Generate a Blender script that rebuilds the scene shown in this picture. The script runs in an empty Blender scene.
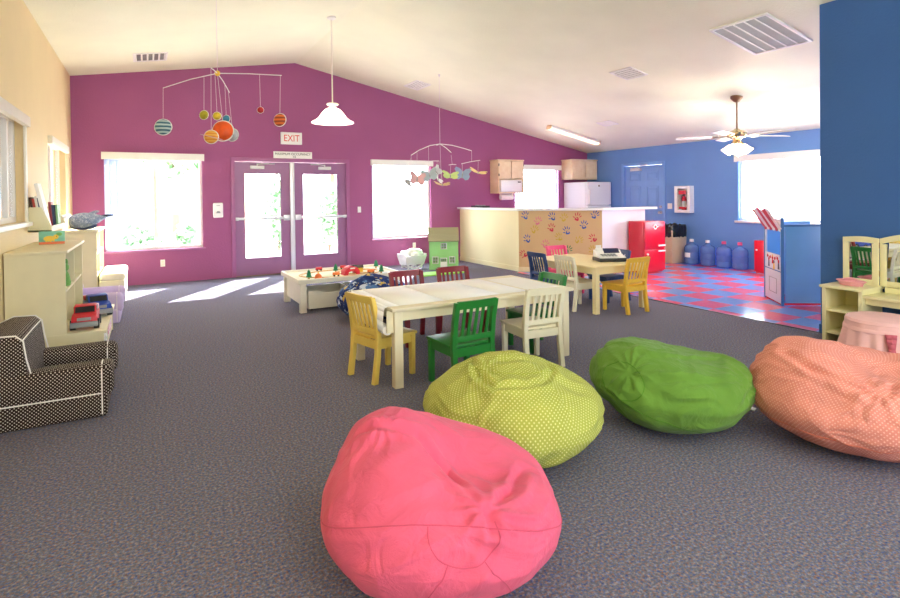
import bpy, bmesh, math, random
from mathutils import Vector, Matrix, Euler, noise
PI = math.pi
R = math.radians
random.seed(7)
C = bpy.context.scene.collection
scene = bpy.context.scene

# ------------------------------------------------------------------ materials
def lin(c):
    out = []
    for v in c[:3]:
        v = v / 255.0
        out.append(v / 12.92 if v <= 0.04045 else ((v + 0.055) / 1.055) ** 2.4)
    return (out[0], out[1], out[2], 1.0)

class NT:
    def __init__(self, name):
        self.m = bpy.data.materials.new(name)
        self.m.use_nodes = True
        self.t = self.m.node_tree
        self.t.nodes.clear()
        self.out = self.n('ShaderNodeOutputMaterial')
    def n(self, kind, **kw):
        nd = self.t.nodes.new(kind)
        for k, v in kw.items():
            if k in nd.inputs.keys() if isinstance(k, str) else False:
                nd.inputs[k].default_value = v
            else:
                setattr(nd, k, v)
        return nd
    def l(self, a, b):
        self.t.links.new(a, b)
    def surf(self, s):
        self.l(s, self.out.inputs['Surface'])

def set_in(nd, **kw):
    for k, v in kw.items():
        nd.inputs[k.replace('_', ' ')].default_value = v

def coord(nt, kind='Object', scale=1.0, rot=None):
    tc = nt.n('ShaderNodeTexCoord')
    mp = nt.n('ShaderNodeMapping')
    mp.inputs['Scale'].default_value = (scale,) * 3 if not isinstance(scale, tuple) else scale
    if rot: mp.inputs['Rotation'].default_value = rot
    nt.l(tc.outputs[kind], mp.inputs['Vector'])
    return mp.outputs['Vector']

def noise_node(nt, vec, scale, detail=2.0, rough=0.5):
    n = nt.n('ShaderNodeTexNoise')
    n.inputs['Scale'].default_value = scale
    n.inputs['Detail'].default_value = detail
    n.inputs['Roughness'].default_value = rough
    nt.l(vec, n.inputs['Vector'])
    return n

def ramp(nt, fac, stops, mode='LINEAR'):
    r = nt.n('ShaderNodeValToRGB')
    r.color_ramp.interpolation = mode
    els = r.color_ramp.elements
    while len(els) < len(stops): els.new(0.5)
    for e, (p, c) in zip(els, stops):
        e.position = p; e.color = c
    nt.l(fac, r.inputs['Fac'])
    return r

def mix(nt, fac, a, b, mode='MIX'):
    m = nt.n('ShaderNodeMix', data_type='RGBA', blend_type=mode)
    if isinstance(fac, (int, float)): m.inputs[0].default_value = fac
    else: nt.l(fac, m.inputs[0])
    for sock, v in ((m.inputs[6], a), (m.inputs[7], b)):
        if isinstance(v, tuple): sock.default_value = v
        else: nt.l(v, sock)
    return m.outputs[2]

def M(name, col, rough=0.55, var=0.06, vscale=6.0, bump=0.0, bscale=120.0, metal=0.0, emit=0.0, spec=0.5, sheen=0.0, coat=0.0):
    nt = NT(name)
    p = nt.n('ShaderNodeBsdfPrincipled')
    c = lin(col)
    v = coord(nt)
    if var > 0:
        nz = noise_node(nt, v, vscale, 3.0)
        dark = tuple(x * (1 - var) for x in c[:3]) + (1,)
        lite = tuple(min(1, x * (1 + var)) for x in c[:3]) + (1,)
        rp = ramp(nt, nz.outputs['Fac'], [(0.3, dark), (0.7, lite)])
        nt.l(rp.outputs['Color'], p.inputs['Base Color'])
    else:
        p.inputs['Base Color'].default_value = c
    set_in(p, Roughness=rough, Metallic=metal)
    p.inputs['Specular IOR Level'].default_value = spec
    if sheen: p.inputs['Sheen Weight'].default_value = sheen
    if coat: p.inputs['Coat Weight'].default_value = coat
    if emit:
        p.inputs['Emission Color'].default_value = c
        p.inputs['Emission Strength'].default_value = emit
    if bump:
        nb = noise_node(nt, v, bscale, 3.0)
        b = nt.n('ShaderNodeBump'); b.inputs['Strength'].default_value = bump; b.inputs['Distance'].default_value = 0.01
        nt.l(nb.outputs['Fac'], b.inputs['Height']); nt.l(b.outputs['Normal'], p.inputs['Normal'])
    nt.surf(p.outputs['BSDF'])
    return nt.m

def fold_bump(nt, p, v, weave, amount=0.5):
    a = noise_node(nt, v, 7.0, 4.0, 0.55); a.inputs['Distortion'].default_value = 1.6
    b = noise_node(nt, v, weave, 2.0)
    b1 = nt.n('ShaderNodeBump'); b1.inputs['Strength'].default_value = amount; b1.inputs['Distance'].default_value = 0.035
    b2 = nt.n('ShaderNodeBump'); b2.inputs['Strength'].default_value = 0.25; b2.inputs['Distance'].default_value = 0.006
    nt.l(a.outputs['Fac'], b1.inputs['Height']); nt.l(b.outputs['Fac'], b2.inputs['Height'])
    nt.l(b1.outputs['Normal'], b2.inputs['Normal']); nt.l(b2.outputs['Normal'], p.inputs['Normal'])

def fabric(name, col, rough=0.9, weave=260.0, bump=0.25, var=0.08, folds=0.0):
    m = M(name, col, rough, var, 5.0, bump, weave, spec=0.15, sheen=0.1)
    if folds:
        nt = NT.__new__(NT); nt.m = m; nt.t = m.node_tree
        p = [n for n in nt.t.nodes if n.type == 'BSDF_PRINCIPLED'][0]
        fold_bump(nt, p, coord(nt), weave, folds)
    return m

def dotted(name, base, dot, cell=0.02, radius=0.26, rough=0.85, rot=45, folds=0.0):
    nt = NT(name)
    p = nt.n('ShaderNodeBsdfPrincipled'); set_in(p, Roughness=rough); p.inputs['Specular IOR Level'].default_value = 0.15
    v = coord(nt, 'UV', 1.0 / cell, (0, 0, R(rot)))
    vo = nt.n('ShaderNodeTexVoronoi', voronoi_dimensions='2D'); vo.inputs['Scale'].default_value = 1.0; vo.inputs['Randomness'].default_value = 0.0
    nt.l(v, vo.inputs['Vector'])
    rp = ramp(nt, vo.outputs['Distance'], [(radius - 0.05, (1, 1, 1, 1)), (radius + 0.05, (0, 0, 0, 1))])
    ov = coord(nt)
    nz = noise_node(nt, ov, 4.0, 3.0)
    b = lin(base)
    br = ramp(nt, nz.outputs['Fac'], [(0.3, tuple(x * .92 for x in b[:3]) + (1,)), (0.7, tuple(min(1, x * 1.08) for x in b[:3]) + (1,))])
    nt.l(mix(nt, rp.outputs['Color'], br.outputs['Color'], lin(dot)), p.inputs['Base Color'])
    fold_bump(nt, p, ov, 200, folds)
    nt.surf(p.outputs['BSDF'])
    return nt.m

def patches(name, stops, scale=9.0, rough=0.85):
    nt = NT(name)
    p = nt.n('ShaderNodeBsdfPrincipled'); set_in(p, Roughness=rough); p.inputs['Specular IOR Level'].default_value = 0.15
    v = coord(nt)
    nz = noise_node(nt, v, scale * 1.3, 2.0)
    m = nt.n('ShaderNodeMix', data_type='VECTOR'); m.inputs[0].default_value = 0.12
    nt.l(v, m.inputs[4]); nt.l(nz.outputs['Color'], m.inputs[5])
    vo = nt.n('ShaderNodeTexVoronoi'); vo.inputs['Scale'].default_value = scale
    nt.l(m.outputs[1], vo.inputs['Vector'])
    sep = nt.n('ShaderNodeSeparateColor'); nt.l(vo.outputs['Color'], sep.inputs[0])
    rp = ramp(nt, sep.outputs[0], [(q, lin(c)) for q, c in stops], 'CONSTANT')
    nt.l(rp.outputs['Color'], p.inputs['Base Color'])
    nt.surf(p.outputs['BSDF'])
    return nt.m

def glass_mat(name, tint=(255, 255, 255), clear=0.97, rough=0.0):
    nt = NT(name)
    tr = nt.n('ShaderNodeBsdfTransparent'); tr.inputs['Color'].default_value = tuple(x * clear for x in lin(tint)[:3]) + (1,)
    gl = nt.n('ShaderNodeBsdfGlossy'); gl.inputs['Roughness'].default_value = rough; gl.inputs['Color'].default_value = (1, 1, 1, 1)
    lw = nt.n('ShaderNodeLayerWeight'); lw.inputs['Blend'].default_value = 0.5
    pw = nt.n('ShaderNodeMath', operation='POWER'); pw.inputs[1].default_value = 5.0
    ma = nt.n('ShaderNodeMath', operation='MULTIPLY_ADD'); ma.inputs[1].default_value = 0.9; ma.inputs[2].default_value = 0.035
    nt.l(lw.outputs['Facing'], pw.inputs[0]); nt.l(pw.outputs[0], ma.inputs[0])
    ms = nt.n('ShaderNodeMixShader')
    nt.l(ma.outputs[0], ms.inputs[0]); nt.l(tr.outputs[0], ms.inputs[1]); nt.l(gl.outputs[0], ms.inputs[2])
    nt.surf(ms.outputs[0])
    return nt.m

def plastic_clear(name, tint, body=0.45):
    nt = NT(name)
    tr = nt.n('ShaderNodeBsdfTransparent'); tr.inputs['Color'].default_value = lin(tint)
    p = nt.n('ShaderNodeBsdfPrincipled'); p.inputs['Base Color'].default_value = lin(tint); set_in(p, Roughness=0.12)
    ms = nt.n('ShaderNodeMixShader'); ms.inputs[0].default_value = body
    nt.l(tr.outputs[0], ms.inputs[1]); nt.l(p.outputs[0], ms.inputs[2])
    nt.surf(ms.outputs[0])
    return nt.m

def translucent(name, col, amount=0.5, emit=0.0):
    nt = NT(name)
    d = nt.n('ShaderNodeBsdfDiffuse'); d.inputs['Color'].default_value = lin(col)
    t = nt.n('ShaderNodeBsdfTranslucent'); t.inputs['Color'].default_value = lin(col)
    ms = nt.n('ShaderNodeMixShader'); ms.inputs[0].default_value = amount
    nt.l(d.outputs[0], ms.inputs[1]); nt.l(t.outputs[0], ms.inputs[2])
    last = ms.outputs[0]
    if emit:
        e = nt.n('ShaderNodeEmission'); e.inputs['Color'].default_value = lin(col); e.inputs['Strength'].default_value = emit
        a = nt.n('ShaderNodeAddShader'); nt.l(last, a.inputs[0]); nt.l(e.outputs[0], a.inputs[1]); last = a.outputs[0]
    nt.surf(last)
    return nt.m

def wall_mat(name, col, bump=0.35, var=0.03, rough=0.6):
    return M(name, col, rough, var, 1.5, bump, 55.0, spec=0.35)

def carpet_mat():
    nt = NT('carpet')
    p = nt.n('ShaderNodeBsdfPrincipled'); set_in(p, Roughness=0.95); p.inputs['Specular IOR Level'].default_value = 0.05
    v = coord(nt)
    a = noise_node(nt, v, 75, 3.0, 0.65)
    b = noise_node(nt, v, 95, 2.0, 0.6)
    base = ramp(nt, a.outputs['Fac'], [(0.30, lin((38, 40, 52))), (0.50, lin((112, 115, 126))), (0.70, lin((192, 192, 196)))])
    sep = nt.n('ShaderNodeSeparateColor'); nt.l(b.outputs['Color'], sep.inputs[0])
    hue = ramp(nt, sep.outputs[0], [(0.36, lin((60, 88, 176))), (0.47, lin((112, 118, 138))), (0.53, lin((118, 118, 130))), (0.64, lin((166, 110, 98)))])
    col = mix(nt, 0.55, base.outputs['Color'], hue.outputs['Color'])
    nt.l(col, p.inputs['Base Color'])
    bp = nt.n('ShaderNodeBump'); bp.inputs['Strength'].default_value = 0.6; bp.inputs['Distance'].default_value = 0.01
    nt.l(a.outputs['Fac'], bp.inputs['Height']); nt.l(bp.outputs['Normal'], p.inputs['Normal'])
    nt.surf(p.outputs['BSDF'])
    return nt.m

def checker_mat(pitch, ox, oy):
    nt = NT('checker_tile')
    p = nt.n('ShaderNodeBsdfPrincipled'); set_in(p, Roughness=0.14)
    tc = nt.n('ShaderNodeTexCoord')
    mp = nt.n('ShaderNodeMapping'); mp.vector_type = 'POINT'
    mp.inputs['Location'].default_value = (-ox / pitch + 100.0, -oy / pitch + 100.0, 0.5); mp.inputs['Scale'].default_value = (1 / pitch, 1 / pitch, 0.0)
    nt.l(tc.outputs['Object'], mp.inputs['Vector'])
    ck = nt.n('ShaderNodeTexChecker'); ck.inputs['Scale'].default_value = 1.0
    ck.inputs['Color1'].default_value = lin((224, 70, 104)); ck.inputs['Color2'].default_value = lin((106, 144, 220))
    nt.l(mp.outputs['Vector'], ck.inputs['Vector'])
    nz = noise_node(nt, coord(nt), 18, 3.0)
    mm = nt.n('ShaderNodeMath', operation='MULTIPLY'); mm.inputs[1].default_value = 0.18
    nt.l(nz.outputs['Fac'], mm.inputs[0])
    nt.l(mix(nt, mm.outputs[0], ck.outputs['Color'], lin((225, 215, 235))), p.inputs['Base Color'])
    nt.surf(p.outputs['BSDF'])
    return nt.m

def wood_mat(name, light, dark, scale=6.0, rough=0.45):
    nt = NT(name)
    p = nt.n('ShaderNodeBsdfPrincipled'); set_in(p, Roughness=rough)
    v = coord(nt, 'Object', (scale * 3, scale * 0.4, scale * 3))
    nz = noise_node(nt, v, 1.6, 4.0)
    rp = ramp(nt, nz.outputs['Fac'], [(0.3, lin(dark)), (0.7, lin(light))])
    nt.l(rp.outputs['Color'], p.inputs['Base Color'])
    nt.surf(p.outputs['BSDF'])
    return nt.m

def stripes_mat(name, a, b, scale, axis=0, rough=0.6):
    nt = NT(name)
    p = nt.n('ShaderNodeBsdfPrincipled'); set_in(p, Roughness=rough)
    w = nt.n('ShaderNodeTexWave', bands_direction=('X', 'Y', 'Z')[axis]); w.inputs['Scale'].default_value = scale; w.inputs['Distortion'].default_value = 1.2
    w.inputs['Detail'].default_value = 1.0
    nt.l(coord(nt), w.inputs['Vector'])
    rp = ramp(nt, w.outputs['Fac'], [(0.45, lin(a)), (0.55, lin(b))])
    nt.l(rp.outputs['Color'], p.inputs['Base Color'])
    nt.surf(p.outputs['BSDF'])
    return nt.m

m_purple = wall_mat('purple_paint', (162, 88, 138))
m_purple_trim = M('purple_gloss_paint', (164, 96, 146), 0.35, 0.03)
m_door_paint = M('door_purple_paint', (156, 104, 148), 0.35, 0.04, 2.0)
m_blue = wall_mat('blue_paint', (110, 156, 222))
m_blue_dark = wall_mat('deep_blue_paint', (58, 102, 166))
m_blue_door = M('blue_door_paint', (126, 172, 236), 0.35, 0.03)
m_cream_wall = wall_mat('cream_paint', (240, 218, 170))
m_ceil = wall_mat('ceiling_paint', (248, 249, 222), 0.5)
m_carpet = carpet_mat()
m_tile = checker_mat(0.4, 7.08, 5.0)
m_white = M('white_paint', (246, 246, 242), 0.4, 0.02)
m_white_gloss = M('white_enamel', (248, 248, 248), 0.25, 0.0)
m_offwhite = M('off_white_paint', (244, 240, 224), 0.4, 0.03)
m_cream = M('cream_furniture_paint', (240, 234, 206), 0.42, 0.03)
m_creamy = M('pale_yellow_cream_paint', (236, 230, 182), 0.42, 0.03)
m_yellow = M('soft_yellow_paint', (240, 210, 104), 0.4, 0.04)
m_yellow2 = M('golden_yellow_paint', (244, 196, 66), 0.4, 0.04)
m_green = M('dark_green_paint', (38, 128, 52), 0.38, 0.05)
m_maroon = M('dark_red_paint', (136, 26, 42), 0.38, 0.05)
m_navy = M('navy_paint', (34, 66, 118), 0.4, 0.05)
m_pink = M('hot_pink_paint', (236, 70, 120), 0.4, 0.05)
m_glass = glass_mat('window_glass')
m_blind = translucent('blind_fabric', (216, 226, 242), 0.3)
m_steel = M('brushed_steel', (205, 205, 208), 0.3, 0.04, 20, metal=1.0)
m_alu = M('pale_aluminium', (225, 225, 228), 0.35, 0.02, metal=0.6)
m_brass = M('polished_brass', (206, 184, 144), 0.25, 0.03, metal=1.0)
m_bronze = M('aged_brass', (150, 125, 95), 0.35, 0.06, metal=0.9)
m_black = M('black_plastic', (26, 26, 28), 0.4, 0.05)
m_grey = M('grey_plastic', (150, 155, 158), 0.5, 0.04)
m_red_text = M('red_lettering', (226, 48, 52), 0.5, 0.0)
m_black_text = M('dark_lettering', (50, 48, 50), 0.6, 0.0)

# ------------------------------------------------------------------ mesh building
class MB:
    """collects shapes into one mesh; each shape takes a material slot index"""
    def __init__(self):
        self.bm = bmesh.new()
        self.uv = self.bm.loops.layers.uv.new('UVMap')
        self.k = 0
    def eps(self):                                      # hair's breadth that keeps joined boards from sharing a face
        self.k += 1
        return .00007 * (1 + self.k % 6)
    def _merge(self, tmp, mi=0, mat=None):
        if mat is not None: bmesh.ops.transform(tmp, matrix=mat, verts=tmp.verts)
        for f in tmp.faces: f.material_index = mi
        me = bpy.data.meshes.new('tmp'); tmp.to_mesh(me); tmp.free()
        self.bm.from_mesh(me); bpy.data.meshes.remove(me)
        return self
    def box(self, c, s, bevel=0.0, rot=None, mi=0, seg=2, taper=None):
        t = bmesh.new(); t.loops.layers.uv.new('UVMap')
        bmesh.ops.create_cube(t, size=1.0)
        e = self.eps(); s = [max(v - 2 * e, v * .9) for v in s]
        bmesh.ops.scale(t, vec=s, verts=t.verts)
        if taper:
            for v in t.verts:
                if v.co.z > 0: v.co.x *= taper[0]; v.co.y *= taper[1]
        if bevel > 0:
            bmesh.ops.bevel(t, geom=list(t.edges), offset=bevel, segments=seg, affect='EDGES', profile=0.6)
        m = Matrix.Translation(c)
        if rot: m = m @ Euler(rot).to_matrix().to_4x4()
        return self._merge(t, mi, m)
    def b2(self, lo, hi, bevel=0.0, mi=0, seg=2):
        c = [(a + b) / 2 for a, b in zip(lo, hi)]; s = [abs(b - a) for a, b in zip(lo, hi)]
        return self.box(c, s, bevel, None, mi, seg)
    def cyl(self, p0, p1, r0, r1=None, seg=16, mi=0, caps=True):
        r1 = r0 if r1 is None else r1
        p0 = Vector(p0); p1 = Vector(p1); d = p1 - p0
        t = bmesh.new(); t.loops.layers.uv.new('UVMap')
        bmesh.ops.create_cone(t, cap_ends=caps, segments=seg, radius1=r0, radius2=r1, depth=d.length)
        m = Matrix.Translation((p0 + p1) / 2) @ d.to_track_quat('Z', 'Y').to_matrix().to_4x4()
        return self._merge(t, mi, m)
    def sphere(self, c, r, seg=16, ring=10, mi=0, scale=(1, 1, 1), rot=None):
        t = bmesh.new(); t.loops.layers.uv.new('UVMap')
        bmesh.ops.create_uvsphere(t, u_segments=seg, v_segments=ring, radius=r)
        m = Matrix.Translation(c)
        if rot: m = m @ Euler(rot).to_matrix().to_4x4()
        m = m @ Matrix.Diagonal((*scale, 1))
        return self._merge(t, mi, m)
    def tube(self, pts, r, seg=8, mi=0, closed=False):
        pts = [Vector(p) for p in pts]; n = len(pts); rings = []
        up = Vector((0.013, 0.021, 1)).normalized()
        for i, p in enumerate(pts):
            a = pts[(i - 1) % n] if (closed or i > 0) else p
            b = pts[(i + 1) % n] if (closed or i < n - 1) else p
            d = (b - a).normalized()
            u = up if abs(d.dot(up)) < 0.95 else Vector((1, 0.02, 0.01)).normalized()
            x = d.cross(u).normalized(); y = x.cross(d).normalized()
            rr = r[i] if isinstance(r, (list, tuple)) else r
            rings.append([self.bm.verts.new(p + (x * math.cos(2 * PI * k / seg) + y * math.sin(2 * PI * k / seg)) * rr) for k in range(seg)])
        m = n if closed else n - 1
        for i in range(m):
            A = rings[i]; B = rings[(i + 1) % n]
            for k in range(seg):
                f = self.bm.faces.new((A[k], A[(k + 1) % seg], B[(k + 1) % seg], B[k])); f.material_index = mi
        if not closed:
            for rg in (rings[0][::-1], rings[-1]):
                f = self.bm.faces.new(rg); f.material_index = mi
        return self
    def lathe(self, prof, c=(0, 0, 0), seg=28, mi=0, ripple=0.0, nr=0, mat=None):
        """profile of (radius, z) turned about z; an optional ripple makes skirts and fluted shades"""
        t = bmesh.new(); t.loops.layers.uv.new('UVMap'); rings = []
        zmax = max(p[1] for p in prof); zmin = min(p[1] for p in prof)
        for (r, z) in prof:
            if r < 1e-5: rings.append([t.verts.new((0, 0, z))]); continue
            k = ripple * (zmax - z) / max(1e-6, zmax - zmin)
            rings.append([t.verts.new(((r + k * math.sin(nr * 2 * PI * j / seg)) * math.cos(2 * PI * j / seg), (r + k * math.sin(nr * 2 * PI * j / seg)) * math.sin(2 * PI * j / seg), z)) for j in range(seg)])
        for A, B in zip(rings, rings[1:]):
            for j in range(seg):
                a0 = A[j % len(A)]; a1 = A[(j + 1) % len(A)]; b0 = B[j % len(B)]; b1 = B[(j + 1) % len(B)]
                vs = []
                for v in (a0, a1, b1, b0):
                    if v not in vs: vs.append(v)
                if len(vs) > 2: t.faces.new(vs)
        bmesh.ops.recalc_face_normals(t, faces=t.faces)
        mm = Matrix.Translation(c)
        if mat is not None: mm = mm @ mat
        return self._merge(t, mi, mm)
    def prism(self, pts, d0, d1, axis='z', mi=0, bevel=0.0):
        """outline of 2D points extruded between d0 and d1 along an axis; z:(x,y) y:(x,z) x:(y,z)"""
        def P(p, d): return {'z': (p[0], p[1], d), 'y': (p[0], d, p[1]), 'x': (d, p[0], p[1])}[axis]
        t = bmesh.new(); t.loops.layers.uv.new('UVMap')
        e = self.eps() * (1 if d1 > d0 else -1) if abs(d1 - d0) > .004 and axis != 'z' else 0.0
        A = [t.verts.new(P(p, d0 + e)) for p in pts]; B = [t.verts.new(P(p, d1 - e)) for p in pts]; n = len(pts)
        t.faces.new(A); t.faces.new(B[::-1])
        for i in range(n): t.faces.new((A[i], B[i], B[(i + 1) % n], A[(i + 1) % n]))
        bmesh.ops.recalc_face_normals(t, faces=t.faces)
        if bevel: bmesh.ops.bevel(t, geom=list(t.edges), offset=bevel, segments=2, affect='EDGES', profile=0.6)
        return self._merge(t, mi)
    def quad(self, pts, mi=0):
        f = self.bm.faces.new([self.bm.verts.new(p) for p in pts]); f.material_index = mi
        return self
    def hexa(self, lo4, hi4, mi=0):
        t = bmesh.new(); t.loops.layers.uv.new('UVMap')
        a = [t.verts.new(p) for p in lo4]; b = [t.verts.new(p) for p in hi4]
        t.faces.new(a); t.faces.new(b)
        for i in range(4): t.faces.new((a[i], a[(i + 1) % 4], b[(i + 1) % 4], b[i]))
        bmesh.ops.recalc_face_normals(t, faces=t.faces)
        return self._merge(t, mi)
    def boxuv(self):
        self.bm.normal_update()
        for f in self.bm.faces:
            n = f.normal; ax = max(range(3), key=lambda i: abs(n[i]))
            for lp in f.loops:
                c = lp.vert.co
                lp[self.uv].uv = ((c.y, c.z), (c.x, c.z), (c.x, c.y))[ax]
        return self
    def build(self, name, mat, parent=None, sharp=35, label=None, uvbox=False):
        if uvbox: self.boxuv()
        me = bpy.data.meshes.new(name); self.bm.to_mesh(me); self.bm.free()
        for m in (mat if isinstance(mat, (list, tuple)) else [mat]): me.materials.append(m)
        me.polygons.foreach_set('use_smooth', [True] * len(me.polygons))
        me.set_sharp_from_angle(angle=R(sharp))
        o = bpy.data.objects.new(name, me); C.objects.link(o)
        if parent: o.parent = parent
        if label: o['label'] = label
        return o

def thing(name, label, cat, loc=(0, 0, 0), rz=0.0, group=None, rot=None):
    o = bpy.data.objects.new(name, None); C.objects.link(o)
    o.empty_display_size = 0.1
    o.location = loc; o.rotation_euler = rot if rot else (0, 0, rz)
    o['label'] = label; o['category'] = cat
    if group: o['group'] = group
    return o

def tag(o, label, cat, group=None, kind=None):
    o['label'] = label; o['category'] = cat
    if group: o['group'] = group
    if kind: o['kind'] = kind
    return o

def struct(o):
    o['kind'] = 'structure'; return o

def sempty(name, loc=(0, 0, 0), rz=0.0):
    o = bpy.data.objects.new(name, None); C.objects.link(o); o.location = loc; o.rotation_euler = (0, 0, rz); o['kind'] = 'structure'
    return o

def dup(root, loc, rz, label, group=None, swap=None):
    """a copy of a thing with copies of its parts and sub-parts; swap replaces materials"""
    def cp(o, par):
        c = o.copy()
        if swap and o.type == 'MESH':
            c.data = o.data.copy()
            for i, m in enumerate(c.data.materials):
                if m in swap: c.data.materials[i] = swap[m]
        C.objects.link(c); c.parent = par
        for ch in list(o.children): cp(ch, c)
        return c
    r = cp(root, None)
    r.location = loc; r.rotation_euler = (0, 0, rz); r['label'] = label
    if group: r['group'] = group
    return r

def text_part(name, txt, size, mat, parent, loc, rot, depth=0.001, align='CENTER', sx=1.0):
    cu = bpy.data.curves.new(name, 'FONT'); cu.body = txt; cu.size = size; cu.align_x = align; cu.align_y = 'CENTER'; cu.extrude = depth
    t = bpy.data.objects.new(name, cu); C.objects.link(t)
    bpy.context.view_layer.update()
    me = bpy.data.meshes.new_from_object(t.evaluated_get(bpy.context.evaluated_depsgraph_get()))
    bpy.data.objects.remove(t); bpy.data.curves.remove(cu)
    me.materials.clear(); me.materials.append(mat)
    o = bpy.data.objects.new(name, me); C.objects.link(o); o.parent = parent
    o.location = loc; o.rotation_euler = rot; o.scale = (sx, 1, 1)
    return o

# ------------------------------------------------------------------ the room
YP, XB, XL, YS = 10.23, 9.52, -1.01, -3.2
XR, ZR = 2.42, 3.86
XP0, YPE = 5.72, 2.93                                   # partition face and its free end
def ceil_z(x):
    return ZR - 0.1633 * (XR - x) if x < XR else ZR - 0.2056 * (x - XR)

def wall(name, mat, u0, u1, w0, w1, axis, top, holes=(), breaks=()):
    """wall slab along u between w0 and w1 in thickness, with rectangular openings"""
    us = sorted({u0, u1, *breaks, *[h[0] for h in holes], *[h[1] for h in holes]})
    us = [u for u in us if u0 <= u <= u1]
    mb = MB()
    for a, b in zip(us, us[1:]):
        hs = sorted([(h[2], h[3]) for h in holes if h[0] <= a + 1e-6 and h[1] >= b - 1e-6])
        z = 0.0; spans = []
        for (q0, q1) in hs:
            if q0 > z + 1e-6: spans.append((z, q0, q0))
            z = q1
        spans.append((z, top(a), top(b)))
        for (z0, ta, tb) in spans:
            if axis == 'x':
                lo = [(a, w0, z0), (b, w0, z0), (b, w1, z0), (a, w1, z0)]; hi = [(a, w0, ta), (b, w0, tb), (b, w1, tb), (a, w1, ta)]
            else:
                lo = [(w0, a, z0), (w0, b, z0), (w1, b, z0), (w1, a, z0)]; hi = [(w0, a, ta), (w0, b, tb), (w1, b, tb), (w1, a, ta)]
            mb.hexa(lo, hi)
    return struct(mb.build(name, mat))

W1 = (-0.59, 0.83, 0.56, 2.11); W2 = (3.89, 5.19, 0.55, 2.09); W3 = (7.34, 8.62, 0.95, 2.05)
DD = (1.28, 3.43, 0.0, 2.10)
wall('wall_far', m_purple, XL - 0.15, XB + 0.15, YP, YP + 0.16, 'x', ceil_z, [W1, W2, W3, DD], [XR])
L1 = (4.3, 6.5, 1.18, 2.16); L2 = (7.91, 9.5, 1.18, 2.14)
wall('wall_left', m_cream_wall, YS, YP, XL - 0.14, XL, 'y', lambda u: ceil_z(XL), [L1, L2])
BW = (3.5, 6.29, 0.87, 2.03)
BD = (7.92, 9.08, 0.0, 2.05)
wall('wall_right', m_blue, YS, YP, XB, XB + 0.15, 'y', lambda u: ceil_z(XB), [BW, BD])
wall('wall_partition', m_blue_dark, YS, YPE, XP0, XP0 + 0.13, 'y', lambda u: ceil_z(XP0))
wall('wall_back', m_cream_wall, XL - 0.14, XB + 0.15, YS - 0.15, YS, 'x', ceil_z, [(0.1, 1.5, 0.8, 2.45), (3.0, 4.4, 0.8, 2.45), (6.8, 8.6, 0.8, 2.2)], [XR])  # openings added in this unseen wall to let daylight in behind the camera
mb = MB()
mb.hexa([(XL - .15, YS - .15, ceil_z(XL - .15)), (XR, YS - .15, ZR), (XR, YP + .16, ZR), (XL - .15, YP + .16, ceil_z(XL - .15))],
        [(XL - .15, YS - .15, ceil_z(XL - .15) + .12), (XR, YS - .15, ZR + .12), (XR, YP + .16, ZR + .12), (XL - .15, YP + .16, ceil_z(XL - .15) + .12)])
xe = XB + .15
mb.hexa([(XR, YS - .15, ZR), (xe, YS - .15, ceil_z(xe)), (xe, YP + .16, ceil_z(xe)), (XR, YP + .16, ZR)],
        [(XR, YS - .15, ZR + .12), (xe, YS - .15, ceil_z(xe) + .12), (xe, YP + .16, ceil_z(xe) + .12), (XR, YP + .16, ZR + .12)])
struct(mb.build('ceiling', m_ceil))
mb = MB(); mb.prism([(XL, YS), (XP0, YS), (XP0, 7.94), (5.88, 8.1), (5.88, YP + .16), (XL, YP + .16)], -0.12, 0.0)
struct(mb.build('floor', m_carpet))
mb = MB(); mb.prism([(XP0, YS), (XB, YS), (XB, YP), (5.88, YP), (5.88, 8.1), (XP0, 7.94)], -0.12, 0.0)
struct(mb.build('floor_tiles', m_tile))
mb = MB(); mb.b2((XP0 - .012, YPE, 0), (XP0 + .012, 7.93, 0.006), 0.002)
struct(mb.build('trim_1', M('carpet_edge_strip', (70, 66, 74), 0.5)))
mb = MB(); mb.b2((XP0 - .012, YS, 0), (XP0, YPE + .012, 0.09), 0.004); mb.b2((XP0 - .012, YPE, 0), (XP0 + .142, YPE + .012, .09), .004)
struct(mb.build('baseboard_partition', m_blue_dark))
mb = MB(); mb.b2((XB - .012, YS, 0), (XB, 7.86, 0.09), 0.004)
struct(mb.build('baseboard_right', m_blue))

# windows ------------------------------------------------------------
def far_window(name, w, sash=True, sill=True):
    x0, x1, z0, z1 = w
    root = sempty(name, ((x0 + x1) / 2, YP, z0))
    hw, h = (x1 - x0) / 2, z1 - z0
    f = MB(); t = 0.045
    for lo, hi in (((-hw, .06, 0), (-hw + t, .11, h)), ((hw - t, .06, 0), (hw, .11, h)), ((-hw, .06, 0), (hw, .11, t)), ((-hw, .06, h - t), (hw, .11, h))): f.b2(lo, hi, .004)
    if sash: f.b2((-.03, .055, t), (.03, .105, h - t), .004)
    f.build('window_frame', m_white, root)
    g = MB(); g.b2((-hw + t, .08, t), (hw - t, .086, h - t)); g.build('glass', m_glass, root)
    if sill:
        s = MB(); s.b2((-hw - .03, -.035, -.035), (hw + .03, .06, 0.0), .006); s.build('window_sill', m_purple_trim, root)
    return root
far_window('window_1', W1); far_window('window_2', W2, sash=False); far_window('window_3', W3, sash=False)

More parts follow.
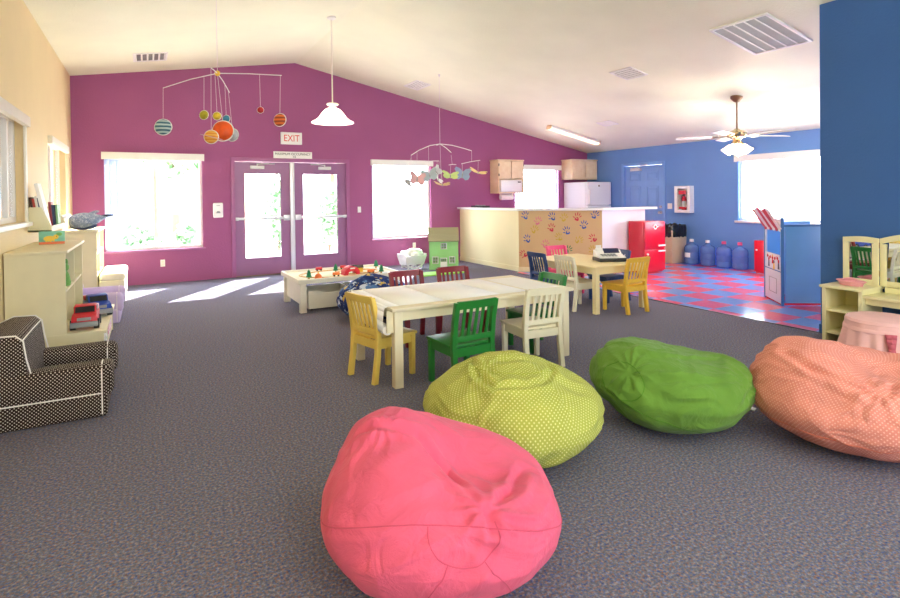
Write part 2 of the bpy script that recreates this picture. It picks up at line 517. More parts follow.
def side_window(name, x, sgn, w, mull):
    y0, y1, z0, z1 = w
    root = sempty(name, (x, (y0 + y1) / 2, z0)); hw, h = (y1 - y0) / 2, z1 - z0; t = .05
    f = MB(); a, b = sorted((sgn * .07, sgn * .12))
    for lo, hi in (((a, -hw, 0), (b, -hw + t, h)), ((a, hw - t, 0), (b, hw, h)), ((a, -hw, 0), (b, hw, t)), ((a, -hw, h - t), (b, hw, h))): f.b2(lo, hi, .004)
    for m_ in mull: f.b2((a, m_ - .03, t), (b, m_ + .03, h - t), .004)
    f.build('window_frame', m_white, root)
    g = MB(); g.b2((sgn * .094 - .003, -hw + t, t), (sgn * .094 + .003, hw - t, h - t)); g.build('glass', m_glass, root)
    s = MB(); a, b = sorted((-sgn * .05, sgn * .07)); s.b2((a, -hw - .04, -.04), (b, hw + .04, 0), .006); s.build('window_sill', m_white, root)
    return root
wl = side_window('window_4', XL, -1, L1, [0.0, 0.78])
tr = MB(); tr.b2((0, -1.1, .9), (.05, 1.12, .995), .008); tr.b2((0, 1.05, 0), (.02, 1.12, .9), .004); tr.build('window_casing', m_offwhite, wl)
wl2 = side_window('window_5', XL, -1, L2, [0.0])
tr = MB(); tr.b2((0, -.8, .87), (.05, .8, .965), .008); tr.build('window_casing', m_offwhite, wl2)
side_window('window_6', XB, 1, BW, [-.15])

def blinds(label, x0, x1, z0, z1, axis, pos, stack, n, valance=True, side=-1):
    """vertical blind: valance, headrail end and the slats drawn to one side"""
    root = thing('vertical_blind', label, 'blinds', (0, 0, 0))
    v = MB(); s = MB()
    if axis == 'x':
        v.b2((x0 - .03, pos - .07, z1 - .085), (x1 + .03, pos - .055, z1 + .03), .003)
        v.b2((x0 - .03, pos - .07, z1 - .085), (x0 - .015, pos, z1 + .03), .003); v.b2((x1 + .015, pos - .07, z1 - .085), (x1 + .03, pos, z1 + .03), .003)
        v.b2((x0 - .03, pos - .07, z1 + .02), (x1 + .03, pos, z1 + .03))
        for i in range(n):
            u = x0 + .01 + (i + .5) * stack / n
            s.box((u, pos - .012, (z0 + z1) / 2 + .01), (.082, .002, z1 - z0 - .06), 0, (0, 0, R(62 + 4 * math.sin(i * 2.1))))
    else:
        v.b2((pos - .07, x0 - .03, z1 - .085), (pos - .055, x1 + .03, z1 + .03), .003)
        v.b2((pos - .07, x1 + .015, z1 - .085), (pos, x1 + .03, z1 + .03), .003); v.b2((pos - .07, x0 - .03, z1 - .085), (pos, x0 - .015, z1 + .03), .003)
        v.b2((pos - .07, x0 - .03, z1 + .02), (pos, x1 + .03, z1 + .03))
        for i in range(n):
            u = (x1 - .01 - (i + .5) * stack / n)
            s.box((pos - .012, u, (z0 + z1) / 2 + .01), (.002, .082, z1 - z0 - .06), 0, (0, 0, R(-62 + 4 * math.sin(i * 2.1))))
    v.build('valance', m_white, root); s.build('slats', m_blind, root)
    return root
blinds('white vertical blind drawn aside on the window left of the purple doors', W1[0], W1[1], W1[2], W1[3], 'x', YP, .22, 7)
blinds('white vertical blind on the window between the purple doors and the bar', W2[0], W2[1], W2[2], W2[3], 'x', YP, .2, 6)
blinds('white vertical blind drawn closed behind the bar, beside the white fridge', W3[0], W3[1], W3[2], W3[3], 'x', YP, W3[1] - W3[0] - .02, 18)
blinds('wide white vertical blind on the blue kitchen wall, bunched at its far end', BW[0], BW[1], BW[2], BW[3], 'y', XB, .62, 12)

# double doors -------------------------------------------------------
m_closer = M('closer_enamel', (215, 212, 214), 0.35, 0.0, metal=0.3)
def door_leaf(name, x0, x1, hinge_left):
    root = sempty(name, (x0, YP + .03, 0)); w = x1 - x0; h = 2.03
    gx0, gx1, gz0, gz1 = .165, w - .165, .32, 1.82
    l = MB()
    l.b2((0, 0, .01), (gx0, .045, h)); l.b2((gx1, 0, .01), (w, .045, h)); l.b2((gx0, 0, .01), (gx1, .045, gz0)); l.b2((gx0, 0, gz1), (gx1, .045, h))
    l.build('door_leaf', m_door_paint, root)
    fr = MB(); t = .018
    for lo, hi in (((gx0 - t, -.008, gz0 - t), (gx0, .05, gz1 + t)), ((gx1, -.008, gz0 - t), (gx1 + t, .05, gz1 + t)), ((gx0, -.008, gz0 - t), (gx1, .05, gz0)), ((gx0, -.008, gz1), (gx1, .05, gz1 + t))): fr.b2(lo, hi, .003)
    fr.build('glazing_bead', m_door_paint, root)
    g = MB(); g.b2((gx0, .018, gz0), (gx1, .026, gz1)); g.build('glass', m_glass, root)
    pb = MB(); lock = w - .06 if hinge_left else .06; s = -1 if hinge_left else 1
    pb.b2((.0 if hinge_left else .12, -.055, 1.0), (w - .12 if hinge_left else w, -.03, 1.045), .006)
    pb.b2((min(lock - .06, lock + .05), -.065, .975), (max(lock - .06, lock + .05), 0, 1.075), .008)
    hx = .03 if hinge_left else w - .03
    pb.b2((hx - .025, -.05, .99), (hx + .025, 0, 1.05), .005)
    pb.build('push_bar', [m_alu, m_black], root)
    cl = MB(); cx = w * .42 if hinge_left else w * .6
    cl.b2((cx - .14, -.05, 1.905), (cx + .1, 0, 1.965), .01)
    cl.cyl((cx - .02, -.03, 1.96), (cx - .02, -.03, 2.0), .012)
    cl.tube([(cx - .02, -.03, 1.99), (cx + .16 * (1 if hinge_left else -1), -.12, 1.995), (cx + .28 * (1 if hinge_left else -1), -.02, 2.0)], .008)
    cl.build('door_closer', m_closer, root)
    return root
door_leaf('door_1', 1.35, 2.30, True)
door_leaf('door_2', 2.38, 3.36, False)
fr = sempty('door_frame', (0, YP, 0))
mb = MB(); t = .07
for lo, hi in (((1.28, -.02, 0), (1.28 + t, .16, 2.10)), ((3.43 - t, -.02, 0), (3.43, .16, 2.10)), ((1.28, -.02, 2.035), (3.43, .16, 2.105))): mb.b2(lo, hi, .006)
mb.build('door_jamb', m_purple_trim, fr)
mb = MB(); mb.b2((2.30, -.01, 0), (2.38, .1, 2.04), .008); mb.build('centre_post', m_alu, fr)
mb = MB(); mb.b2((1.34, 0, 0), (3.37, .15, .012), .003); mb.build('threshold', m_bronze, fr)

# blue panelled door on the right wall --------------------------------
dr = sempty('door_3', (XB, 0, 0))
mb = MB(); mb.b2((.03, 7.97, .01), (.075, 9.03, 2.0)); mb.build('door_leaf', m_blue_door, dr)
mb = MB()
for (ya, yb) in ((8.10, 8.42), (8.58, 8.90)):
    for (za, zb) in ((1.66, 1.88), (.92, 1.55), (.2, .8)):
        for lo, hi in (((.022, ya, za), (.032, ya + .02, zb)), ((.022, yb - .02, za), (.032, yb, zb)), ((.022, ya, za), (.032, yb, za + .02)), ((.022, ya, zb - .02), (.032, yb, zb))): mb.b2(lo, hi, .003)
        mb.b2((.024, ya + .05, za + .05), (.034, yb - .05, zb - .05), .006)
mb.build('door_panel', m_blue_door, dr)
mb = MB()
for lo, hi in (((-.02, 7.90, 0), (.12, 7.965, 2.07)), ((-.02, 9.035, 0), (.12, 9.10, 2.07)), ((-.02, 7.90, 2.005), (.12, 9.10, 2.07))): mb.b2(lo, hi, .006)
mb.build('door_jamb', m_blue_door, dr)
mb = MB(); mb.b2((-.04, 8.55, 1.89), (.03, 8.82, 1.955), .01); mb.tube([(-.02, 8.7, 1.95), (-.1, 8.5, 1.98), (-.01, 8.35, 2.02)], .009); mb.build('door_closer', m_closer, dr)
mb = MB(); mb.cyl((.03, 8.04, .98), (-.015, 8.04, .98), .012); mb.sphere((-.035, 8.04, .98), .03, scale=(.8, 1, 1)); mb.cyl((.03, 8.04, .98), (.022, 8.04, .98), .032)
mb.cyl((.03, 8.04, 1.1), (.005, 8.04, 1.1), .027); mb.build('door_knob', m_steel, dr)

# ------------------------------------------------------------------ children's chairs
def make_chair(label, mat, loc, rz, group):
    t = thing('kids_chair', label, 'chair', loc, rz, group)
    w = .18
    for s in (-1, 1):
        mb = MB(); mb.box((s * (w - .022), w - .03, .155), (.036, .036, .31), .004, None, taper=(1.15, 1.15)); mb.build('leg', mat, t)
    for s in (-1, 1):                                   # rear leg runs up as the back post
        mb = MB(); x0, x1 = s * w - .019 - s * .019, s * w + .019 - s * .019
        pts_f = [(-.185, 0), (-.158, .2), (-.15, .33), (-.17, .5), (-.205, .64)]
        pts_b = [(-.242, .64), (-.207, .5), (-.188, .33), (-.196, .2), (-.225, 0)]
        mb.prism(pts_f + pts_b, min(x0, x1), max(x0, x1), 'x', 0, .004); mb.build('leg', mat, t)
    mb = MB(); mb.b2((-w, -.16, .31), (w, w + .01, .332), .008); mb.build('seat', mat, t)
    mb = MB()
    mb.b2((-w + .03, w - .045, .25), (w - .03, w - .025, .31)); mb.b2((-w + .012, -.15, .25), (-w + .032, w - .03, .31)); mb.b2((w - .032, -.15, .25), (w - .012, w - .03, .31)); mb.b2((-w + .03, -.185, .25), (w - .03, -.16, .31))
    mb.build('apron', mat, t)
    mb = MB()
    def lean(z): return -.158 - .05 * ((z - .33) / .31) ** 1.3
    n = 8
    for i in range(n):                                  # gently bowed top rail
        xa, xb = -w + .02 + (2 * w - .04) * i / n, -w + .02 + (2 * w - .04) * (i + 1) / n
        bow = lambda x: -.016 * (1 - (x / w) ** 2)
        za, zb = .592, .648
        mb.hexa([(xa, lean(za) - .03 + bow(xa), za), (xb, lean(za) - .03 + bow(xb), za), (xb, lean(za) - .008 + bow(xb), za), (xa, lean(za) - .008 + bow(xa), za)],
                [(xa, lean(zb) - .03 + bow(xa), zb), (xb, lean(zb) - .03 + bow(xb), zb), (xb, lean(zb) - .008 + bow(xb), zb), (xa, lean(zb) - .008 + bow(xa), zb)])
    mb.build('top_rail', mat, t)
    mb = MB(); mb.b2((-w + .02, -.19, .355), (w - .02, -.168, .395), .003); mb.build('lower_rail', mat, t)
    mb = MB()
    for k in range(5):
        x = -w + .078 + k * (2 * w - .156) / 4; bw = -.016 * (1 - (x / w) ** 2)
        za, zb = .385, .60
        mb.hexa([(x - .0105, lean(za) - .024, za), (x + .0105, lean(za) - .024, za), (x + .0105, lean(za) - .012, za), (x - .0105, lean(za) - .012, za)],
                [(x - .0105, lean(zb) - .026 + bw, zb), (x + .0105, lean(zb) - .026 + bw, zb), (x + .0105, lean(zb) - .014 + bw, zb), (x - .0105, lean(zb) - .014 + bw, zb)])
    mb.build('back_slats', mat, t)
    return t
G1 = 'painted chairs around the long paper-topped table'; G2 = 'painted chairs around the cream table with the register'
ch = make_chair('soft yellow chair at the left end of the long table, over the paper roll', m_yellow, (1.60, 3.99, 0), R(-90 + 14), G1)
dup(ch, (2.0, 3.50, 0), R(3), 'dark green chair on the near side of the long table, by the left leg', G1, {m_yellow: m_green})
dup(ch, (2.745, 3.63, 0), R(-4), 'cream chair on the near side of the long table, behind the lime bean bag', G1, {m_yellow: m_cream})
dup(ch, (3.06, 3.99, 0), R(91), 'dark green chair at the right end of the long table', G1, {m_yellow: m_green})
dup(ch, (2.22, 4.72, 0), R(180), 'dark red chair across the long table, next to the navy print bean bag', G1, {m_yellow: m_maroon})
dup(ch, (2.74, 4.73, 0), R(178), 'dark red chair on the far side of the long table, in line with the dollhouse', G1, {m_yellow: m_maroon})
dup(ch, (4.93, 4.70, 0), R(2), 'golden yellow chair at the near end of the register table', G2, {m_yellow: m_yellow2})
dup(ch, (4.59, 5.10, 0), R(-92), 'cream chair at the register table, between the navy and golden yellow chairs', G2, {m_yellow: m_cream})
dup(ch, (4.56, 5.60, 0), R(-92), 'navy chair with its back to the dollhouse, left side of the register table', G2, {m_yellow: m_navy})
dup(ch, (5.15, 5.97, 0), R(180), 'hot pink chair at the far end of the register table, by the handprint panel', G2, {m_yellow: m_pink})
dup(ch, (5.24, 5.27, 0), R(88), 'navy chair under the register table, on the red fridge side', G2, {m_yellow: m_navy})

# ------------------------------------------------------------------ tables
def make_table(name, label, x0, x1, y0, y1, h, mat, leg=.065, ap=.075, over=.03):
    cx, cy = (x0 + x1) / 2, (y0 + y1) / 2; a, b = (x1 - x0) / 2, (y1 - y0) / 2
    t = thing(name, label, 'table', (cx, cy, 0))
    mb = MB(); mb.b2((-a, -b, h - .026), (a, b, h), .008); mb.build('tabletop', mat, t)
    for sx in (-1, 1):
        for sy in (-1, 1):
            mb = MB(); mb.box((sx * (a - over - leg / 2), sy * (b - over - leg / 2), (h - .026) / 2), (leg, leg, h - .026), .004); mb.build('leg', mat, t)
    mb = MB(); k = over + .012
    mb.b2((-a + over + leg, -b + k, h - .026 - ap), (a - over - leg, -b + k + .02, h - .026)); mb.b2((-a + over + leg, b - k - .02, h - .026 - ap), (a - over - leg, b - k, h - .026))
    mb.b2((-a + k, -b + over + leg, h - .026 - ap), (-a + k + .02, b - over - leg, h - .026)); mb.b2((a - k - .02, -b + over + leg, h - .026 - ap), (a - k, b - over - leg, h - .026))
    mb.build('apron', mat, t)
    return t
H1 = .582
m_table = M('ivory_table_paint', (240, 230, 200), .4, .03)
make_table('art_table', 'long ivory art table covered with white paper', 1.50, 3.17, 3.58, 4.50, H1, m_table)
pr = thing('paper_roll', 'white drawing paper pulled from a roll across the long table', 'paper', (1.46, 4.04, 0))
m_paper = M('drawing_paper', (252, 250, 246), .8, .01)
mb = MB(); pts = []
prof = [(1.28, H1 + .003), (1.0, H1 + .004), (.5, H1 + .003), (.12, H1 + .003), (.035, H1 + .004), (.012, H1 - .004), (.004, H1 - .03), (-.002, H1 - .10), (.0, H1 - .165)]
for (xa, za), (xb, zb) in zip(prof, prof[1:]):
    mb.quad([(xa, -.385, za), (xb, -.385, zb), (xb, .385, zb), (xa, .385, za)])
o = mb.build('sheet', m_paper, pr); sol = o.modifiers.new('thickness', 'SOLIDIFY'); sol.thickness = .0015
mb = MB(); mb.cyl((.035, -.38, H1 - .165), (.035, .38, H1 - .165), .036, seg=24); mb.build('roll', m_paper, pr)
mb = MB(); mb.cyl((.035, -.41, H1 - .165), (.035, .41, H1 - .165), .012)
for s in (-1, 1): mb.b2((.02, s * .40 - .006, H1 - .18), (.075, s * .40 + .006, H1 - .024))
mb.build('dowel', m_table, pr)
# second sheet edge
mb = MB(); mb.b2((2.78, 3.66, H1 + .0005), (3.12, 4.36, H1 + .002)); o = mb.build('paper_sheet', m_paper); tag(o, 'loose white paper sheet at the right end of the long table', 'paper')

H2 = .55
m_cream_table = M('cream_yellow_table', (246, 228, 172), .4, .03)
make_table('play_table', 'cream table carrying the toy register, in front of the handprint panel', 4.45, 5.30, 4.66, 5.9, H2, m_cream_table, .06, .07, .02)
reg = thing('toy_cash_register', 'white and black toy cash register on the cream table', 'cash register', (5.02, 5.02, H2), R(-24))
mb = MB(); mb.box((0, 0, .022), (.34, .27, .044), .012, None, 0, 2, (1.0, 1.0)); mb.build('base', m_black, reg)
mb = MB(); mb.prism([(-.135, .044), (.13, .044), (.13, .13), (.06, .135), (.0, .085), (-.135, .06)], -.165, .165, 'x', 0, .012); mb.build('housing', m_white_gloss, reg)
mb = MB(); mb.box((.04, .045, .118), (.2, .085, .012), .004, (R(40), 0, 0)); mb.build('display', M('dark_blue_screen', (36, 44, 84), .2), reg)
mb = MB()
for i in range(5):
    for j in range(3): mb.box((-.11 + i * .04, -.10 + j * .032, .0735 + j * .0055), (.028, .022, .012), .003)
mb.build('keypad', m_grey, reg)
mb = MB(); mb.cyl((-.15, .06, .125), (-.07, .06, .125), .03); mb.b2((-.145, .07, .12), (-.075, .075, .19)); mb.build('receipt_roll', m_white, reg)

# ------------------------------------------------------------------ train table
HT = .405
t = thing('train_table', 'low white play table set with a toy train track', 'table', (2.22, 7.03, 0))
mb = MB(); a, b = .67, .49
mb.b2((-a, -b, HT - .055), (a, b, HT - .03), .005)
for lo, hi in (((-a, -b, HT - .055), (a, -b + .03, HT)), ((-a, b - .03, HT - .055), (a, b, HT)), ((-a, -b, HT - .055), (-a + .03, b, HT)), ((a - .03, -b, HT - .055), (a, b, HT))): mb.b2(lo, hi, .006)
mb.build('tabletop', m_offwhite, t)
for sx in (-1, 1):
    for sy in (-1, 1):
        mb = MB(); mb.box((sx * (a - .065), sy * (b - .065), (HT - .055) / 2), (.075, .075, HT - .055), .005); mb.build('leg', m_offwhite, t)
for sx in (-1, 1):
    mb = MB(); mb.box((sx * (a - .059), 0, .22), (.018, 2 * b - .2, .26)); mb.build('end_panel', m_offwhite, t)
mb = MB(); mb.b2((-a + .03, -b + .03, HT - .03), (a - .03, b - .03, HT - .027)); mb.build('playboard', patches('printed_playboard', [(0, (246, 244, 234)), (.6, (224, 238, 214)), (.75, (246, 244, 234)), (.9, (222, 232, 242))], 4.0), t)
def storage_box(label, x):
    s = thing('storage_box', label, 'box', (x, 6.86, .0), 0, 'rolling boxes under the train table')
    mb = MB(); w, d, h = .27, .23, .245
    z0 = .03
    mb.b2((-w, -d, z0), (w, d, z0 + .012)); mb.b2((-w, -d, z0), (-w + .014, d, h), .003); mb.b2((w - .014, -d, z0), (w, d, h), .003); mb.b2((-w, d - .014, z0), (w, d, h), .003)
    cut = [(-w, z0), (w, z0), (w, h)] + [(.13 * math.cos(q), h - .035 * math.sin(q)) for q in [PI * i / 10 for i in range(11)]] + [(-w, h)]
    mb.prism(cut, -d, -d + .014, 'y'); mb.build('bin', m_offwhite, s)
    mb = MB()
    for sx in (-1, 1):
        for sy in (-1, 1): mb.cyl((sx * .22 - .012, sy * .17, .015), (sx * .22 + .012, sy * .17, .015), .015)
    mb.build('casters', m_black, s)
storage_box('white rolling box with a cut handle, under the train table, nearest the doors', 1.96)
storage_box('white rolling box under the train table, behind the navy print bean bag', 2.53)
m_trackwood = wood_mat('track_wood', (226, 190, 130), (196, 152, 92))
zt = HT - .027
def track_path(a, b, cx, cy, n=48): return [(cx + a * math.cos(2 * PI * i / n), cy + b * math.sin(2 * PI * i / n)) for i in range(n)]
mb = MB()
for (aa, bb, cx, cy) in ((.52, .34, 2.22, 7.03), (.24, .2, 2.42, 7.05)):
    p = track_path(aa, bb, cx, cy)
    for i in range(len(p)):
        q = p[(i + 1) % len(p)]; d = Vector((q[0] - p[i][0], q[1] - p[i][1], 0)); mid = ((p[i][0] + q[0]) / 2, (p[i][1] + q[1]) / 2, zt + .006)
        mb.box(mid, (d.length * 1.12, .042, .012), 0, (0, 0, math.atan2(d.y, d.x)))
o = mb.build('train_track', m_trackwood); tag(o, 'looped wooden toy train track on the low white play table', 'toy track')
m_tree = M('toy_tree_green', (24, 128, 84), .5); m_orange = M('toy_orange', (240, 128, 60), .45); m_redtoy = M('toy_red', (214, 36, 56), .4); m_yel = M('toy_yellow', (246, 206, 60), .45)
def toy_tree(x, y, lab):
    s = thing('toy_tree', lab, 'toy', (x, y, zt), 0, 'small toy trees on the train table')
    mb = MB(); mb.cyl((0, 0, 0), (0, 0, .035), .012); mb.build('trunk', m_trackwood, s)
    mb = MB(); mb.lathe([(.0001, .03), (.036, .03), (.022, .062), (.03, .062), (.016, .092), (.022, .092), (0, .125)], seg=14); mb.build('crown', m_tree, s)
toy_tree(1.72, 6.72, 'green toy tree at the near left corner of the train table')
toy_tree(2.18, 7.12, 'green toy tree just left of the red toy station')
toy_tree(2.66, 6.70, 'green toy tree near the front edge of the train table, beside the yellow house')
toy_tree(2.80, 7.25, 'green toy tree at the far right corner of the train table')
s = thing('toy_station', 'red arched toy station at the middle of the train table', 'toy', (2.30, 6.87, zt), R(8))
mb = MB(); pts = [(-.11, 0), (-.06, 0), (-.05, .035), (0, .05), (.05, .035), (.06, 0), (.11, 0), (.105, .05), (.07, .09), (0, .115), (-.07, .09), (-.105, .05)]
mb.prism(pts, -.06, .06, 'y', 0, .004); mb.build('arch', m_redtoy, s)
mb = MB(); mb.b2((-.035, -.063, .075), (.035, -.058, .092)); mb.build('nameplate', m_white, s)
s = thing('toy_dome', 'small orange toy dome beside the near left toy tree', 'toy', (1.82, 6.66, zt))
mb = MB(); mb.lathe([(.045, 0), (.045, .02), (.038, .05), (.02, .068), (0, .074)], seg=18); mb.build('dome', m_orange, s); mb = MB(); mb.cyl((0, 0, .07), (0, 0, .09), .008); mb.build('knob', m_yel, s)
s = thing('toy_house', 'yellow toy house with black roof on the train table', 'toy', (2.47, 7.03, zt), R(-10))
mb = MB(); mb.b2((-.05, -.035, 0), (.05, .035, .06), .003); mb.build('house_body', m_yel, s); mb = MB(); mb.prism([(-.045, .06), (.045, .06), (0, .095)], -.058, .058, 'x'); mb.build('roof', m_black, s)
def toy_wagon(x, y, rz, mat, lab):
    s = thing('toy_wagon', lab, 'toy', (x, y, zt + .012), rz, 'toy train wagons on the track')
    mb = MB(); mb.b2((-.042, -.02, .014), (.042, .02, .05), .004); mb.build('wagon_body', mat, s)
    mb = MB()
    for sx in (-1, 1):
        for sy in (-1, 1): mb.cyl((sx * .026, sy * .016, .011), (sx * .026, sy * .021, .011), .011, seg=12)
    mb.build('wheels', m_black, s)
toy_wagon(2.36, 7.36, R(-6), m_redtoy, 'red toy wagon at the back of the track'); toy_wagon(2.48, 7.32, R(-12), m_black, 'black toy wagon behind the red station'); toy_wagon(2.06, 6.71, R(-6), m_orange, 'orange toy wagon on the near side of the track')
toy_wagon(2.53, 6.74, R(12), m_orange, 'orange toy wagon beside the red station'); toy_wagon(2.02, 7.36, R(4), m_redtoy, 'red toy wagon at the far side, left of the trees')

# ------------------------------------------------------------------ bean bags
def vr(th):                                            # view-aligned frame used to rest the bags the way they slump
    return R(-28.9)
def bag_mesh(rx, ry, h, seed, bumps=(), creases=(), gathers=(), puff=.42, wr=.012, nu=260, nv=170, lowp=.6, topp=1.0):
    """a sagging cloth sack: superellipse body, pushed bumps and creased lines"""
    bm = bmesh.new(); uvl = bm.loops.layers.uv.new('UVMap')
    zc = h * puff; sv = Vector((seed * 3.1, seed * 1.7, seed * .9))
    segs = []
    for (pts, w, d) in creases:
        pts = [Vector(p) for p in pts]; segs.append((pts, w, d))
    def pos(ph, a):
        ca, sa = math.cos(a), math.sin(a)
        if a < 0: rr = max(0, ca) ** lowp; z = zc * (1 - abs(sa) ** 1.25)
        else: rr = max(0, ca) ** topp; z = zc + (h - zc) * sa ** 1.0
        p = Vector((rx * rr * math.cos(ph), ry * rr * math.sin(ph), z))
        n = Vector((math.cos(ph) * ca / rx, math.sin(ph) * ca / ry, sa / h * 1.6)).normalized()
        return p, n
    def surf(ph, a):
        p, n = pos(ph, a); q = p.copy()
        for (c, rad, push) in bumps:
            d2 = (p - Vector(c)).length_squared
            q += Vector(push) * math.exp(-d2 / (rad * rad))
        off = .03 * noise.noise(p * 3.2 + sv) + .012 * noise.noise(p * 7.5 + sv * 2)
        ph2 = Vector((p.x * 5, p.y * 5, p.z * 13)) + sv
        w_ = noise.noise(ph2 + Vector((0, 0, 2.2 * noise.noise(p * 4 + sv))))
        off += wr * (1 - abs(w_) * 2.2)
        for (pts, w, d) in segs:
            best = 9e9; bt = 0; tot = len(pts) - 1
            for i in range(tot):
                A, B = pts[i], pts[i + 1]; ab = B - A
                t_ = max(0, min(1, (q - A).dot(ab) / max(1e-9, ab.length_squared)))
                dd = (q - (A + ab * t_)).length_squared
                if dd < best: best = dd; bt = (i + t_) / tot
            x = math.sqrt(best) / w
            if x < 4:
                fade = math.sin(PI * min(1, max(0, .12 + .76 * bt)))
                off += fade * (-d * math.exp(-1.15 * x) + .55 * d * math.exp(-(x - 1.9) ** 2 / 1.2))
        for (c, rad, amp, cnt, dr) in gathers:          # pleats fanning out from a pinched point
            v = q - Vector(c); dd = v.length
            e1 = Vector(dr).normalized(); e2 = n.cross(e1)
            th_ = math.atan2(v.dot(e2), v.dot(e1)) + .5 * noise.noise(p * 6 + sv)
            off += amp * math.exp(-(dd / rad) ** 2) * min(1, dd / (.25 * rad)) * (1 - 2 * abs(math.sin(cnt * th_)) ** .7)
        low = max(0.0, min(1.0, p.z / (zc * .6)))
        q += n * off * low
        q.z = max(0.0, q.z)
        return q
    rows = []
    for j in range(nv + 1):
        a = -PI / 2 + PI * j / nv
        if j in (0, nv):
            rows.append([bm.verts.new(surf(0, a))])
        else:
            rows.append([bm.verts.new(surf(2 * PI * i / nu, a)) for i in range(nu)])
    arc = [0.0]
    for j in range(nv):
        p0, p1 = rows[j][0].co, rows[j + 1][0].co
        arc.append(arc[-1] + math.hypot(math.hypot(p1.x - p0.x, p1.y - p0.y), p1.z - p0.z))
    gores = 6
    for j in range(nv):
        A, B = rows[j], rows[j + 1]
        for i in range(nu):
            ids = [(j, i), (j, i + 1), (j + 1, i + 1), (j + 1, i)]
            vs, uv = [], []
            g = (i * gores // nu + .5) * nu / gores
            for (jj, ii) in ids:
                v = rows[jj][ii % len(rows[jj])]
                if v in vs: continue
                a = -PI / 2 + PI * jj / nv
                p, n = pos(0, a)
                vs.append(v); uv.append(((ii - g) * 2 * PI / nu * p.x, arc[jj]))
            f = bm.faces.new(vs); f.smooth = True
            for lp, c in zip(f.loops, uv): lp[uvl].uv = c
    return bm, surf

def bean_bag(label, mat, mseam, c, rx, ry, h, seed, rot=0.0, seams=(), **kw):
    t = thing('bean_bag', label, 'bean bag', c, R(-28.9) + rot, 'bean bags on the carpet')
    bm, surf = bag_mesh(rx, ry, h, seed, **kw)
    me = bpy.data.meshes.new('cover'); bm.to_mesh(me); bm.free(); me.materials.append(mat)
    o = bpy.data.objects.new('cover', me); C.objects.link(o); o.parent = t
    if seams:
        mb = MB()
        for path, closed in seams:
            pts = [surf(ph, a) for ph, a in path]
            cen = Vector((0, 0, h * .4))
            pts = [p + (p - cen).normalized() * .0005 for p in pts]
            mb.tube(pts, .0022, 5, 0, closed)
        mb.build('seam', mseam, t)
    return t
def arcp(ph0, ph1, a0, a1, n=24): return [(ph0 + (ph1 - ph0) * i / n, a0 + (a1 - a0) * i / n) for i in range(n + 1)]
def cap(phc, ac, rph, ra, q0=PI, q1=2 * PI, n=24): return [(phc + rph * math.cos(q0 + (q1 - q0) * i / n), ac + ra * math.sin(q0 + (q1 - q0) * i / n)) for i in range(n + 1)]

PINK_B = [((-.22, .1, .47), .22, (-.02, .02, .09)), ((.28, .0, .45), .24, (.0, .0, -.08)), ((.08, -.08, .50), .16, (0, .03, -.10))]
PINK_C = [([(-.33, -.02, .47), (-.295, -.013, .502), (-.157, -.015, .509), (-.088, -.015, .485), (.011, -.094, .398), (.14, -.298, .368), (.17, -.33, .34)], .02, .034),
          ([(.31, .04, .33), (.287, -.011, .336), (.25, -.15, .355), (.163, -.294, .366), (.15, -.33, .34)], .02, .028),
          ([(-.05, .1, .49), (.04, .06, .46), (.116, -.05, .41), (.145, -.25, .37)], .022, .014), ([(-.4, -.1, .3), (-.2, -.28, .32), (-.05, -.33, .33)], .03, .008)]
PINK_G = [((.145, -.30, .37), .2, .008, 5.0, (0, 1, 0)), ((-.2, -.02, .52), .14, .006, 5.0, (1, 0, 0))]
m_pinkbag = fabric('pink_canvas', (232, 100, 134), folds=.45); m_pinkseam = fabric('pink_thread', (214, 84, 116))
F = -PI / 2
bean_bag('hot pink canvas bean bag, closest to the camera, with a stitched round patch', m_pinkbag, m_pinkseam, (.943, 1.80, 0), .425, .42, .50, 3,
         seams=[([(2 * PI * i / 120, -.02 + .56 * max(0, math.cos(2 * PI * i / 120 - F)) ** 1.6) for i in range(120)], True), (cap(F + .2, .52, .30, .42), False), (arcp(F + .06, F - .16, .14, -.62), False), (arcp(F + .34, F + .64, .14, -.62), False)],
         bumps=PINK_B, creases=PINK_C, gathers=PINK_G, wr=.008, puff=.46, lowp=.78)
m_limebag = dotted('lime_dotted_canvas', (172, 180, 84), (226, 226, 156), .0155, .23, folds=.45)
m_limeseam = fabric('lime_thread', (160, 172, 52))
bean_bag('lime green bean bag with pale dots, between the pink bean bag and long table', m_limebag, m_limeseam, (1.727, 2.445, 0), .48, .45, .485, 11,
         seams=[([(2 * PI * i / 60, 1.08) for i in range(60)], True)],
         bumps=[((-.03, -.05, .48), .24, (0, 0, .03)), ((.3, .1, .38), .25, (0, 0, -.02)), ((-.36, 0, .2), .22, (.0, 0, .03))],
         creases=[([(-.30, -.05, .43), (-.226, .05, .475), (-.2, -.16, .45), (-.12, -.30, .43), (.04, -.30, .45), (.12, -.26, .45), (.2, -.12, .46), (.17, .05, .48)], .018, .026), ([(-.2, .0, .48), (-.05, -.08, .5), (.1, -.06, .5)], .02, .012), ([(.2, -.2, .42), (.3, -.2, .36), (.4, -.1, .3)], .03, .012), ([(-.2, -.3, .38), (.0, -.38, .33), (.2, -.38, .32)], .035, .008)],
         gathers=[((-.16, -.12, .48), .2, .007, 4.0, (0, 1, 0))], wr=.008, lowp=.72)
m_greenbag = fabric('grass_green_canvas', (104, 146, 60), folds=.5); m_greenseam = fabric('green_thread', (78, 130, 32))
